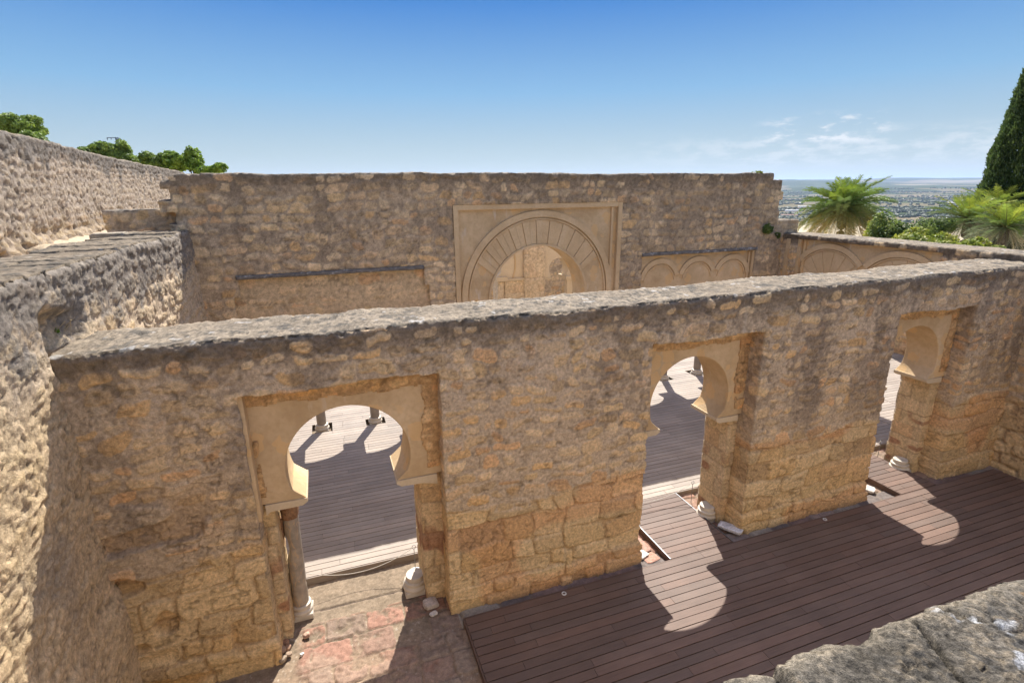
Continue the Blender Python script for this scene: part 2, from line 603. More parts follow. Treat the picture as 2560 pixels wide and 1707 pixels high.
def simple_mat(name, col, rough=0.6, metal=0.0, spec=0.4, noise=None, col2=None, scale=10, bump=0):
    m, t, b = mat_base(name)
    b.inputs['Roughness'].default_value = rough
    b.inputs['Metallic'].default_value = metal
    b.inputs['Specular IOR Level'].default_value = spec
    tc = t.nodes.new("ShaderNodeTexCoord")
    n1 = node(t, "ShaderNodeTexNoise", Scale=float(scale), Detail=6.0, Roughness=0.6)
    t.links.new(tc.outputs['Object'], n1.inputs['Vector'])
    c = mixc(t, rampf(t, n1.outputs[0], 0.35, 0.65), col, col2 or tuple(x * 0.8 for x in col))
    t.links.new(c, b.inputs['Base Color'])
    if bump:
        bp = node(t, "ShaderNodeBump", Strength=bump, Distance=0.006)
        t.links.new(n1.outputs[0], bp.inputs['Height'])
        t.links.new(bp.outputs[0], b.inputs['Normal'])
    return m


M_MARBLE = simple_mat("white_marble", (.58, .52, .43), 0.5, 0, 0.4, None, (.46, .40, .32), 5, 0.1)
M_CAPITAL = simple_mat("eroded_capital", (.34, .20, .11), 0.9, 0, 0.2, None, (.18, .10, .06), 26, 1.0)
M_METAL = simple_mat("galvanised_steel", (.25, .25, .26), 0.45, 0.8, 0.5)
M_ROPE = simple_mat("pale_cord", (.62, .58, .50), 0.9)
M_DARKSTEEL = simple_mat("grey_pylon_steel", (.10, .13, .18), 0.6, 0.3)

# grey veined shaft
M_SHAFT, _t, _b = mat_base("grey_veined_marble")
_tc = _t.nodes.new("ShaderNodeTexCoord")
_w = node(_t, "ShaderNodeTexNoise", Scale=3.5, Detail=4.0, Roughness=0.5, Distortion=1.2)
_mp = node(_t, "ShaderNodeMapping")
_mp.inputs['Scale'].default_value = (1.6, 1.6, 0.6)
_t.links.new(_tc.outputs['Object'], _mp.inputs[0])
_t.links.new(_mp.outputs[0], _w.inputs['Vector'])
_mm = node(_t, "ShaderNodeMath", operation='SUBTRACT')
_t.links.new(_w.outputs[0], _mm.inputs[0])
_mm.inputs[1].default_value = 0.5
_ab = node(_t, "ShaderNodeMath", operation='ABSOLUTE')
_t.links.new(_mm.outputs[0], _ab.inputs[0])
_n = node(_t, "ShaderNodeTexNoise", Scale=9.0, Detail=6.0)
_t.links.new(_tc.outputs['Object'], _n.inputs['Vector'])
_c = mixc(_t, rampf(_t, _n.outputs[0], 0.35, 0.65), (.25, .215, .175), (.36, .305, .24))
_c = mixc(_t, rampf(_t, _ab.outputs[0], 0.022, 0.0, 0, 0.8), _c, (.50, .34, .19))
_t.links.new(_c, _b.inputs['Base Color'])
_b.inputs['Roughness'].default_value = 0.45

# decking
M_DECK, _t, _b = mat_base("weathered_deck_boards")
_a = node(_t, "ShaderNodeAttribute", attribute_name='albedo')
_tc = _t.nodes.new("ShaderNodeTexCoord")
_mp = node(_t, "ShaderNodeMapping")
_mp.inputs['Scale'].default_value = (1.2, 26, 26)
_t.links.new(_tc.outputs['Object'], _mp.inputs[0])
_n = node(_t, "ShaderNodeTexNoise", Scale=2.0, Detail=7.0, Roughness=0.6)
_t.links.new(_mp.outputs[0], _n.inputs['Vector'])
_n2 = node(_t, "ShaderNodeTexNoise", Scale=1.1, Detail=5.0, Roughness=0.6)
_t.links.new(_tc.outputs['Object'], _n2.inputs['Vector'])
_g = node(_t, "ShaderNodeMath", operation='MULTIPLY')
_t.links.new(rampf(_t, _n.outputs[0], 0.3, 0.7, 0.86, 1.14), _g.inputs[0])
_t.links.new(rampf(_t, _n2.outputs[0], 0.3, 0.7, 0.88, 1.14), _g.inputs[1])
_v = node(_t, "ShaderNodeVectorMath", operation='SCALE')
_t.links.new(_a.outputs['Color'], _v.inputs[0])
_t.links.new(_g.outputs[0], _v.inputs['Scale'])
# dust lying on the boards
_n3 = node(_t, "ShaderNodeTexNoise", Scale=120.0, Detail=2.0)
_t.links.new(_tc.outputs['Object'], _n3.inputs['Vector'])
_c = mixc(_t, rampf(_t, _n3.outputs[0], 0.72, 0.78, 0, 0.3), _v.outputs[0], (.5, .45, .4))
_t.links.new(_c, _b.inputs['Base Color'])
_b.inputs['Roughness'].default_value = 0.6
_b.inputs['Specular IOR Level'].default_value = 0.3
_bp = node(_t, "ShaderNodeBump", Strength=0.25, Distance=0.004)
_t.links.new(_n.outputs[0], _bp.inputs['Height'])
_t.links.new(_bp.outputs[0], _b.inputs['Normal'])


# ------------------------------------------------------------------ wall builder
def build_wall(name, parent, S, Z, T, to_world, solid, face_fn, top_fn, res_t=0.06, mat=M_STONE, ragged=0.03, extra=None, u0=0.0, back_col=(.60, .48, .34)):
    """wall on the lattice S x Z (local s, z), thickness T (t = 0 is the visible face)"""
    S, Z = np.asarray(S), np.asarray(Z)
    ns, nz = len(S) - 1, len(Z) - 1
    nt_ = max(2, int(round(T / res_t)))
    Tt = np.linspace(0, T, nt_ + 1)
    sc, zc = (S[1:] + S[:-1]) / 2, (Z[1:] + Z[:-1]) / 2
    SS, ZZ = np.meshgrid(sc, zc, indexing='ij')
    m = solid(SS, ZZ)
    P = np.zeros((ns + 2, nz + 2), bool)
    P[1:-1, 1:-1] = m
    # node usage
    node_used = P[:-1, :-1] | P[1:, :-1] | P[:-1, 1:] | P[1:, 1:]
    node_all = P[:-1, :-1] & P[1:, :-1] & P[:-1, 1:] & P[1:, 1:]
    bnd = node_used & ~node_all
    ns_n = (P[:-1, :-1].astype(int) + P[:-1, 1:] - P[1:, :-1] - P[1:, 1:]).astype(float)
    nz_n = (P[:-1, :-1].astype(int) + P[1:, :-1] - P[:-1, 1:] - P[1:, 1:]).astype(float)
    ln = np.maximum(np.hypot(ns_n, nz_n), 1)
    ns_n, nz_n = ns_n / ln, nz_n / ln
    idx = -np.ones((nt_ + 1, ns + 1, nz + 1), np.int64)
    cnt = 0
    layers = []
    for j in range(nt_ + 1):
        u = node_used if j in (0, nt_) else bnd
        k = np.nonzero(u)
        idx[j][k] = cnt + np.arange(len(k[0]))
        cnt += len(k[0])
        layers.append((np.full(len(k[0]), j), k[0], k[1]))
    J = np.concatenate([l[0] for l in layers])
    I = np.concatenate([l[1] for l in layers])
    K = np.concatenate([l[2] for l in layers])
    s, z, t = S[I], Z[K], Tt[J]
    bn = bnd[I, K]
    vs, vz = ns_n[I, K] * bn, nz_n[I, K] * bn
    isface = (J == 0) | (J == nt_)
    tn = np.where(J == 0, -1.0, 0) + np.where(J == nt_, 1.0, 0)
    # face / reveal pattern
    hf, cf = face_fn(s + np.where(isface, 0, t) * np.where(np.abs(vs) > 0.5, 1, 0) + u0, z)
    ht, ct = top_fn(s, t)
    up_ = vz > 0.6
    side = bn & (np.abs(vs) > 0.3)
    ds = np.zeros_like(s)
    dt = np.where(isface, hf * tn, 0)
    dz = np.zeros_like(s)
    h2 = 0.018 * fbm(s * 4, t * 4, z * 4, 3, 77) + hf * 0.6
    ds += np.where(side, h2 * np.sign(vs), 0)
    dz += np.where(bn & (vz > 0.3), ht, 0)
    dz += np.where(bn & (vz < -0.3), -0.01 * fbm(s * 4, t * 4, z, 3, 70), 0)
    chip = bn & isface
    ch = ragged * (0.45 + 0.8 * fbm(s * 5, t * 3, z * 5, 4, 55, 0.6))
    ch = np.maximum(ch, 0)
    dt -= np.where(chip & (vz > 0.3), ch * tn, 0)
    dz -= np.where(chip & (vz > 0.3), ch * 0.7, 0)
    # crumbled arris: the top rows of the face dip with the edge
    below = isface & ~(bn & (vz > 0.3))
    dz += np.where(below, ht * sst(Z[-1] - 0.16, Z[-1], z), 0)
    dt -= np.where(below, ch * tn * sst(Z[-1] - 0.07, Z[-1], z), 0)
    if extra:
        e = extra(s, z, t, J == 0)
        dt += np.where(J == 0, -1.0, 0) * e
    col = cf.copy()
    col[J == nt_] = np.array(back_col) * (1 + .15 * n3(s * 3, t, z * 3, 5))[J == nt_][:, None]  # unseen back faces made pale to bounce sunlight onto the shaded walls
    topm = (bn & (vz > 0.3)) & ~(isface & (np.abs(vs) > 0.9))
    col[topm] = ct[topm]
    s, t, z = s + ds, t + dt, z + dz
    Vw = to_world(s, t, z)
    # faces
    ci, ck = np.nonzero(m)
    a, b_, c, d = [(idx[0][ci + p, ck + q]) for p, q in ((0, 0), (1, 0), (1, 1), (0, 1))]
    Fs = [np.stack([a, b_, c, d], 1)]
    a, b_, c, d = [(idx[nt_][ci + p, ck + q]) for p, q in ((0, 0), (0, 1), (1, 1), (1, 0))]
    Fs.append(np.stack([a, b_, c, d], 1))
    for di, dk in ((-1, 0), (1, 0), (0, -1), (0, 1)):
        nb = P[1 + di:ns + 1 + di, 1 + dk:nz + 1 + dk]
        ei, ek = np.nonzero(m & ~nb)
        if di == -1:
            n0, n1 = (ei, ek + 1), (ei, ek)
        elif di == 1:
            n0, n1 = (ei + 1, ek), (ei + 1, ek + 1)
        elif dk == -1:
            n0, n1 = (ei, ek), (ei + 1, ek)
        else:
            n0, n1 = (ei + 1, ek + 1), (ei, ek + 1)
        for j in range(nt_):
            Fs.append(np.stack([idx[j][n1], idx[j][n0], idx[j + 1][n0], idx[j + 1][n1]], 1))
    F = np.concatenate(Fs)
    o = mesh_obj(name, Vw, F, mat, parent, col, smooth=True)
    bm = None
    return o


# horseshoe outline (x, z) from left foot to right foot
def horseshoe(cx, zc, r, ztip, htip, n=40, lip=0.07):
    a1 = math.asin(max(-1, min(1, (ztip + 0.16 - zc) / r)))
    pts = [(cx - htip, ztip - lip), (cx - htip, ztip)]
    A0 = math.pi - a1
    A1 = a1
    for i in range(n + 1):
        a = A0 + (A1 - A0) * i / n
        pts.append((cx + r * math.cos(a), zc + r * math.sin(a)))
    pts += [(cx + htip, ztip), (cx + htip, ztip - lip)]
    return pts


def arch_slab(name, x0, x1, ztop, zfoot, arches, y0, y1, mat, parent, w=None, feet=None):
    """plaster slab with horseshoe openings; feet = z of underside"""
    pts = [(x0, zfoot)]
    for (cx, zc, r, ztip, ht) in arches:
        pts += horseshoe(cx, zc, r, ztip, ht, lip=ztip - zfoot)
    pts += [(x1, zfoot), (x1, ztop), (x0, ztop)]
    b = MB()
    f = w or (lambda x, y, z: (x, y, z))
    P0 = [Vector(f(x, y0, z)) for x, z in pts]
    P1 = [Vector(f(x, y1, z)) for x, z in pts]
    n = len(P0)
    b.v = P0 + P1
    b.f = [tuple(range(n)), tuple(reversed(range(n, 2 * n)))] + [((i + 1) % n, i, n + i, n + (i + 1) % n) for i in range(n)]
    b.c = [(1, 1, 1)] * (2 * n)
    o = b.build(name, mat, parent)
    autosmooth(o, 30)
    bv = o.modifiers.new('worn_edge', 'BEVEL')
    bv.width = 0.014
    bv.segments = 2
    bv.limit_method = 'ANGLE'
    return o


def ring(b, cx, zc, ri, ro, a0, a1, y0, y1, n=48, w=None, zi=None, clip=None):
    """annular band in the x/z plane; zi = centre height of the inner circle"""
    f = w or (lambda x, y, z: (x, y, z))
    zi = zc if zi is None else zi
    base = len(b.v)
    for i in range(n + 1):
        a = a0 + (a1 - a0) * i / n
        ca, sa = math.cos(a), math.sin(a)
        for (r, z) in ((ri, zi), (ro, zc)):
            for y in (y0, y1):
                b.v.append(Vector(f(cx + r * ca, y, z + r * sa)))
                b.c.append((1, 1, 1))
    for i in range(n):
        k = base + i * 4
        for (p, q) in ((0, 2), (2, 3), (3, 1), (1, 0)):
            b.f.append((k + p, k + q, k + 4 + q, k + 4 + p))
    b.f.append((base, base + 1, base + 3, base + 2))
    k = base + n * 4
    b.f.append((k, k + 2, k + 3, k + 1))

# ================================================================== GROUND
def grid_mesh(name, X, Y, zf, cf, mat, kind='structure', smooth=True):
    X, Y = np.asarray(X), np.asarray(Y)
    XX, YY = np.meshgrid(X, Y, indexing='ij')
    x, y = XX.ravel(), YY.ravel()
    z = zf(x, y)
    c = cf(x, y)
    nx, ny = len(X), len(Y)
    i, j = np.meshgrid(np.arange(nx - 1), np.arange(ny - 1), indexing='ij')
    a = (i * ny + j).ravel()
    F = np.stack([a, a + ny, a + ny + 1, a + 1], 1)
    o = mesh_obj(name, np.stack([x, y, z], 1), F, mat, None, c, smooth)
    if kind:
        o['kind'] = kind
    return o


def floor_parts(x, y):
    f1 = fbm(x * 2, y * 2, 0, 4, 201)
    f2 = fbm(x * 9, y * 9, 0, 4, 202, 0.6)
    f3 = fbm(x * 34, y * 34, 0, 3, 203, 0.6)
    m, ins, R = courses(x + 0.08 * f1, y * 1.0, 211, (0.36, 0.46), (0.38, 0.62), 0.012, 0.02, 0.93, 0.02, 0.014, 0.04)
    # red paving kept only in front of the doorway and along the foot of the wall
    keep = sst(7.46, 7.40, y + 0.05 * f2) * sst(-1.05, -0.85, x + 0.15 * f1)
    keep *= sst(-0.45, -0.10, f1 * 0.9 + f2 * 0.4 + R[..., 1] * 0.55 - 0.25)
    strip = (y > 6.5) & (y < 6.95) & (x > 1.45)
    inh = (y > 6.9) & (x > 4.5)
    m = m * np.where(strip | inh, 1, keep)
    h = -0.150 + 0.012 * f1 + 0.010 * f2 + 0.004 * f3 + m * (0.030 + 0.02 * (R[..., 2] - 0.5)) + m * 0.012 * f2
    base = np.array((.215, .165, .115)) * (1 + 0.14 * f1[:, None] + 0.35 * f2[:, None] + 0.15 * f3[:, None])
    base = lerp(base, np.array((.27, .19, .13)), (sst(7.0, 6.2, y + 0.5 * f1) * 0.8 * (x < 1.6))[:, None])
    peb = sst(0.42, 0.55, f3 + 0.3 * f2)[:, None] * (y < 7.3)[:, None]
    base = lerp(base, np.array((.52, .47, .40)), peb * 0.45)
    pc = np.array([(.27, .155, .11), (.24, .155, .115), (.29, .165, .12), (.22, .16, .12)])[(R[..., 0] * 4).astype(int) % 4]
    pc = pc * (1 + 0.30 * f2[:, None] + 0.1 * f3[:, None])
    pc = lerp(pc, np.array((.30, .23, .17)), (sst(0.0, 0.35, f1 + 0.5 * f2 - 0.1 + 0.5 * sst(6.9, 6.0, y)) * 0.55)[:, None])
    dk = np.array([(.17, .12, .10), (.22, .17, .14), (.12, .10, .09), (.24, .21, .17)])[(R[..., 0] * 4).astype(int) % 4] * (1 + 0.3 * f2[:, None])
    pc = np.where(strip[:, None], dk * 1.25, pc)
    c = lerp(base, pc, m[:, None])
    # worn line where the threshold begins
    ln = np.abs(y - (7.70 + 0.012 * f1 - 0.01 * x)) + 0.006 * f2
    k = sst(0.016, 0.006, ln) * (x < 1.0) * (x > -1.1)
    h = h - 0.02 * k + 0.014 * sst(7.68, 7.72, y) * (y < 8.4)
    c = lerp(c, np.array((.08, .06, .05)), (k * 0.85)[:, None])
    return h, np.clip(c, 0.02, 0.8)


_X = np.concatenate([np.arange(-3.3, 1.6, 0.018), np.arange(1.6, 13.4, 0.05), np.arange(13.4, 22, 0.2)])
_Y = np.concatenate([np.arange(-0.5, 4.6, 0.2), np.arange(4.6, 8.5, 0.018), np.arange(8.5, 27, 0.2)])
_XX, _YY = np.meshgrid(_X, _Y, indexing='ij')
_h, _c = floor_parts(_XX.ravel(), _YY.ravel())
grid_mesh("earth_floor", _X, _Y, lambda x, y: _h, lambda x, y: _c, M_EARTH)

# wide terrain sheet: garden terrace, slope, valley floor to the horizon, hills
def terrain_z(x, y):
    r = np.hypot(x, y)
    zr = np.interp(r, [0, 95, 140, 400, 1000, 1800, 2600, 60000], [-1.0, -1.0, -6, -28, -72, -98, -104, -104])
    nz_ = fbm(x / 220, y / 220, 0, 4, 301) * np.interp(r, [0, 95, 300, 1500, 3000], [0, 0, 3, 5, 0])
    az_ = np.arctan2(x, y)
    # low hills closing the valley
    hl = 0
    for (d0, wd, amp, sc, sd, azk) in ((9500, 1700, 62, 2300, 5, 0), (13500, 2300, 185, 3400, 9, 1), (19000, 3000, 235, 4300, 11, 1), (30000, 4200, 270, 7000, 14, 0)):
        prof = np.exp(-((r - d0) / wd) ** 2)
        hl = hl + prof * amp * (1.0 + 0.9 * fbm(x / sc, y / sc, 1, 4, sd)) * (1 + azk * 0.25 * np.clip((rad(54) - az_) / rad(8), -1, 1))
    left = sst(-12, -60, x) * np.interp(r, [0, 50, 400, 3000], [0, 4, 14, 14])
    z = zr + nz_ + hl + left * np.interp(r, [0, 500, 4000], [1, 1, 0])
    return z - 0.12


NR = [0, 8, 16, 25, 34, 44, 56, 70, 85, 97, 110, 130, 160, 200, 250, 320, 400, 500, 620, 760, 920, 1100, 1320, 1600, 1950, 2400, 3000, 3800, 4800, 6000, 7500, 9000]
NR += list(np.arange(9800, 36000, 420)) + [38000, 42000, 46000]
NA = 720
rr_, aa_ = np.meshgrid(np.array(NR[1:]), np.linspace(0, 2 * np.pi, NA, endpoint=False), indexing='ij')
xx_, yy_ = (rr_ * np.sin(aa_)).ravel(), (rr_ * np.cos(aa_)).ravel()
zz_ = terrain_z(xx_, yy_)
Vt = np.vstack([[0, 0, float(terrain_z(np.array([0.1]), np.array([0.1]))[0])], np.stack([xx_, yy_, zz_], 1)])
Ft = []
nr = len(NR) - 1
for j in range(NA):
    Ft.append((0, 1 + (j + 1) % NA, 1 + j))
for i in range(nr - 1):
    for j in range(NA):
        a, b2 = 1 + i * NA + j, 1 + i * NA + (j + 1) % NA
        Ft.append((a, b2, b2 + NA, a + NA))
M_LAND, t, b = mat_base("farmland")
tc = t.nodes.new("ShaderNodeTexCoord")
mp = node(t, "ShaderNodeMapping")
mp.inputs['Rotation'].default_value = (0, 0, 0.5)
mp.inputs['Scale'].default_value = (1 / 900, 1 / 520, 1)
wn = node(t, "ShaderNodeTexNoise", Scale=0.0012, Detail=3.0)
t.links.new(tc.outputs['Object'], wn.inputs['Vector'])
va = node(t, "ShaderNodeVectorMath", operation='MULTIPLY_ADD')
t.links.new(wn.outputs['Color'], va.inputs[0])
va.inputs[1].default_value = (500, 500, 0)
t.links.new(tc.outputs['Object'], va.inputs[2])
t.links.new(va.outputs[0], mp.inputs[0])
vo = node(t, "ShaderNodeTexVoronoi", Scale=1.0)
vo.voronoi_dimensions = '2D'
t.links.new(mp.outputs[0], vo.inputs['Vector'])
cr = t.nodes.new("ShaderNodeValToRGB")
sp = t.nodes.new("ShaderNodeSeparateColor")
t.links.new(vo.outputs['Color'], sp.inputs[0])
t.links.new(sp.outputs[0], cr.inputs[0])
cr.color_ramp.interpolation = 'CONSTANT'
els = [(0, (.15, .125, .075)), (.14, (.03, .05, .022)), (.40, (.20, .155, .10)), (.48, (.05, .07, .03)), (.66, (.16, .12, .075)), (.70, (.03, .05, .022)), (.93, (.24, .20, .13))]
cr.color_ramp.elements[0].position = 0
cr.color_ramp.elements[0].color = (*els[0][1], 1)
cr.color_ramp.elements[1].position = els[1][0]
cr.color_ramp.elements[1].color = (*els[1][1], 1)
for p, c in els[2:]:
    e = cr.color_ramp.elements.new(p)
    e.color = (*c, 1)
n1 = node(t, "ShaderNodeTexNoise", Scale=0.02, Detail=8.0, Roughness=0.7)
t.links.new(tc.outputs['Object'], n1.inputs['Vector'])
c = mixc(t, rampf(t, n1.outputs[0], 0.35, 0.7, 0, 0.5), cr.outputs[0], (.16, .15, .08))
# nearer ground: dry straw-coloured grass and pale gravel
ln = node(t, "ShaderNodeVectorMath", operation='LENGTH')
t.links.new(tc.outputs['Object'], ln.inputs[0])
n2 = node(t, "ShaderNodeTexNoise", Scale=0.35, Detail=8.0, Roughness=0.7)
t.links.new(tc.outputs['Object'], n2.inputs['Vector'])
dry = mixc(t, rampf(t, n2.outputs[0], 0.35, 0.65), (.40, .33, .22), (.50, .43, .31))
c = mixc(t, rampf(t, ln.outputs['Value'], 1500, 1750), dry, c)
t.links.new(c, b.inputs['Base Color'])
b.inputs['Roughness'].default_value = 1
b.inputs['Specular IOR Level'].default_value = 0
land = mesh_obj("terrain", Vt, Ft, M_LAND, smooth=True)
land['kind'] = 'structure'

# ================================================================== DECKS
def deck(name, rows, x0, x1, tone, seed, cuts=(), fascia=(), pitch=0.1483, gap=0.014, z=0.0):
    rs = random.Random(seed)
    b = MB()
    for (ya, yb, xa, xb) in rows:
        n = int(round((yb - ya) / pitch))
        off = 0
        for i in range(n):
            y0, y1 = ya + i * (yb - ya) / n + gap / 2, ya + (i + 1) * (yb - ya) / n - gap / 2
            segs = [(xa, xb)]
            for (cx0, cx1, cy0, cy1) in cuts:
                if y1 > cy0 + 0.01 and y0 < cy1 - 0.01:
                    ns_ = []
                    for (p, q) in segs:
                        if cx0 > p and cx1 < q:
                            ns_ += [(p, cx0), (cx1, q)]
                        else:
                            ns_.append((p, q))
                    segs = ns_
            off = rs.choice([0.0, 1.2, 0.6, 1.8, 2.1])
            for (p, q) in segs:
                xs = [p]
                x = math.floor((p - off) / 2.4) * 2.4 + off + 2.4 + rs.uniform(-.03, .03)
                while x < q - 0.25:
                    if x > p + 0.25:
                        xs.append(x)
                    x += 2.4
                xs.append(q)
                for k in range(len(xs) - 1):
                    v = rs.uniform(0.88, 1.12)
                    g = rs.random()
                    c = [lerp(tone[0][i_], tone[1][i_], g) * v for i_ in range(3)]
                    dz = rs.uniform(-0.002, 0.002)
                    b.box(xs[k] + 0.0028, xs[k + 1] - 0.0028, y0 + rs.uniform(-.0015, .0015), y1 + rs.uniform(-.0015, .0015), z - 0.028, z + dz, tuple(c))
    for (a0, a1, b0, b1, c0, c1) in fascia:
        b.box(a0, a1, b0, b1, c0, c1, tuple(t_ * 0.8 for t_ in tone[0]))
    o = b.build(name, M_DECK)
    o['kind'] = 'structure'
    return o


T_FRONT = ((.150, .094, .070), (.132, .092, .073))
T_BACK = ((.30, .245, .20), (.28, .235, .195))
fy0, fy1 = 0.93, 6.565
deck("front_deck", [(fy1 - 38 * 0.1483, fy1, 1.50, 14.46)], 0, 0, T_FRONT, 5,
     fascia=[(1.475, 1.497, 1.0, 6.56, -0.15, -0.004), (1.48, 14.46, 6.568, 6.590, -0.15, -0.006)])
deck("passage_deck", [(6.595, 8.375, 5.38, 6.76)], 0, 0, T_FRONT, 8, fascia=[(5.355, 5.377, 6.6, 8.37, -0.15, -0.002), (6.763, 6.785, 6.6, 8.37, -0.15, -0.002)])
deck("passage_deck.001", [(6.595, 8.375, 11.36, 12.44)], 0, 0, T_FRONT, 9, fascia=[(11.335, 11.357, 6.6, 8.37, -0.15, -0.002), (12.443, 12.465, 6.6, 8.37, -0.15, -0.002)])
COLS_BACK = [(-0.55, 14.62), (0.92, 14.58), (10.85, 14.60), (12.30, 14.62)]
deck("back_deck", [(8.395, 20.0 - 0.0, -2.6, 14.55)], 0, 0, T_BACK, 12,
     cuts=[(cx - 0.27, cx + 0.27, cy - 0.20, cy + 0.20) for cx, cy in COLS_BACK],
     fascia=[(-2.6, 14.55, 8.370, 8.392, -0.15, -0.004)])
deck("east_deck", [(7.0, 15.2, 16.12, 21.2)], 0, 0, T_BACK, 14, fascia=[(16.095, 16.117, 7.0, 15.2, -0.15, -0.004)], pitch=0.149)
deck("passage_deck.002", [(8.95, 10.75, 14.57, 16.09)], 0, 0, T_BACK, 15)
# thin steel edging strips along the passage sides
b = MB()
for x in (5.366, 6.774):
    b.box(x - 0.010, x + 0.010, 6.598, 8.37, -0.001, 0.006, (1, 1, 1))
o = b.build("deck_edging", M_METAL)
o['kind'] = 'structure'

# ================================================================== FRONT WALL
front = thing("arcade_wall", "long rubble wall crossing the foreground, pierced by three horseshoe doorways above the red deck", "wall", (6, 6.86, 0))
OPEN = [(-1.20, 1.36), (4.86, 7.18), (10.55, 12.90)]
ZO = 4.03


def solid_front(s, z):
    m = z < 4.75 + 0.0 * s
    for i, (a, b_) in enumerate(OPEN):
        m &= ~((s > a) & (s < b_) & (z < ZO + 0.02 * np.sin(s * 3)))
    return m


def face_front(s, z):
    h, c = rubble(s, z, 100, z, 4.75, 1.75, 1.0, amp=0.78)
    # the lower left corner: eroded big blocks with deep lost sockets
    ero = sst(-1.2, -2.0, s) * sst(3.4, 2.2, z)
    so_ = sst(0.35, 0.55, n3(s * 2.4, z * 3.1, 2, 61))
    h = h - ero * so_ * 0.09
    c = lerp(c, c * np.array((.86, .80, .74)), (ero * so_)[:, None])
    # old rain stains: dark tongues running down from the cap, strongest between and right of the doorways
    tg = fbm(s * 1.25, z * 0.22, 3, 4, 611) + 0.55 * fbm(s * 6, z * 5, 1, 4, 612, .65)
    kk = sst(0.02, 0.42, tg + 0.10 * sst(4, 9, s)) * sst(1.7, 2.6, z + .5 * tg) * 0.5
    c = lerp(c, np.array((.165, .128, .10)), kk[:, None])
    # plinth course at the very foot stands slightly proud
    h = h + 0.035 * sst(0.34, 0.28, z + 0.03 * n3(s * 1.5, 0, 0, 5))
    return h, c


S = np.concatenate([np.arange(-2.98, 7.3, 0.016), np.arange(7.3, 14.95, 0.022)])
Z = np.concatenate([np.arange(-0.22, 4.74, 0.016), [4.75]])


def tw_front(s, t, z):
    wob = 0.02 * fbm(s * .5, z * .5, 0, 3, 9)
    zt = z + 0.05 * fbm(s * 0.35, 0, 0, 2, 19) * sst(4.2, 4.75, z)
    zt = zt + 0.04 * sst(8, 14, s) * sst(4.2, 4.75, z)
    return np.stack([s + 0.02 * sst(4, 0, z) * 0, 6.86 + t + wob * (t < 0.6), zt], 1)


build_wall("masonry", front, S, Z, 1.19, tw_front, solid_front, face_front, lambda s, t: captop(s, t, 400, 1.2, False, 1.35), 0.05, M_STONE, 0.085)


def jamb_fn(seed):
    def f(s, z):
        m, ins, R = courses(s * 1.0, z, seed, (0.24, 0.40), (0.22, 0.50), 0.01, 0.012, 1, 0.02, 0.012, 0.03)
        f2 = fbm(s * 9, z * 9, 1, 4, seed + 1, .6)
        f1 = fbm(s * 3, z * 3, 1, 3, seed + 2)
        h = m * (0.012 + 0.02 * (R[..., 2] - .5)) - (1 - m) * 0.016 + 0.012 * f2 + 0.018 * f1 - 0.03 * sst(.3, .6, f1) * sst(1.2, .5, z)
        c = stone_col(R, 0.5) * (1.0 + 0.18 * f2[:, None])
        c = lerp(np.array((.42, .30, .18)), c, (0.25 + 0.75 * m)[:, None])
        red = sst(0.35, 0.5, n3(s * 4, z * 6, 3, seed + 4)) * sst(1.6, 1.0, z)
        c = lerp(c, np.array((.28, .11, .06)), (red * 0.7)[:, None])
        return h, np.clip(c, .02, .8)
    return f


def pier(name, x0, x1, y0, y1, z0, z1, seed, parent, mat=M_STONE, res=0.022, pale=0.0):
    S_ = np.linspace(x0, x1, max(4, int((x1 - x0) / res)))
    Z_ = np.linspace(z0, z1, int((z1 - z0) / res))
    return build_wall(name, parent, S_, Z_, y1 - y0, lambda s, t, z: np.stack([s, y0 + t, z], 1), lambda s, z: s > -99, (lambda s, z, f=jamb_fn(seed): (lambda hc: (hc[0], lerp(hc[1], np.array((.58, .49, .38)), pale)))(f(s, z))),
                      lambda s, t: captop(s, t, seed), 0.03, mat, 0.012)


ARC = [(0.05, 2.77, 0.855, 2.33, 0.635), (5.97, 2.77, 0.845, 2.33, 0.635), (11.70, 2.77, 0.845, 2.33, 0.635)]
JW = [(-1.20, -1.05, 1.04, 1.36), (4.86, 5.05, 7.01, 7.18), (10.55, 10.74, 12.68, 12.90)]
for k, ((a, b_), arc, jw) in enumerate(zip(OPEN, ARC, JW)):
    pan = arch_slab("arch_panel", a - 0.03, b_ + 0.03, ZO + 0.06, 2.33, [arc], 7.19 if k else 7.10, 7.89, M_PLAST, front)
    for (p, q, sd) in ((jw[0] - 0.02, jw[1], 500 + k), (jw[2], jw[3] + 0.02, 520 + k)):
        pier("jamb", p, q, 7.27, 7.92, -0.2, 2.24, sd, front)
    # impost mouldings (pale), projecting under the springing
    for sgn, xe, xw in ((-1, arc[0] - arc[4], jw[1]), (1, arc[0] + arc[4], jw[2])):
        xw2 = a + 0.02 if sgn < 0 else b_ - 0.02
        bb = MB()
        out = 0.012 * -sgn
        prof = [(xe + out, 2.328), (xe + out, 2.27), (xe + sgn * 0.06, 2.225), (xw + sgn * 0.02, 2.215), (xw2 - sgn * 0.06, 2.16 if k == 0 else 2.20), (xw2 - sgn * 0.06, 2.328)]
        y0_ = 7.17 if k else 7.08
        if sgn > 0:
            prof = list(reversed(prof))
        bb.quad_prism([(x, y0_, z) for x, z in prof], (0, 7.91 - y0_, 0))
        o = bb.build("impost", M_IMPOST, front)
        autosmooth(o, 25)
def head_fn(seed):
    def f(s, z):
        h, c = rubble(s, z, seed, z, 12, -1, 0.0, 0.9, (.47, .335, .20), 0.06, 0.6)
        return h, np.clip(c * np.array((1.04, .94, .80)), .02, .8)
    return f


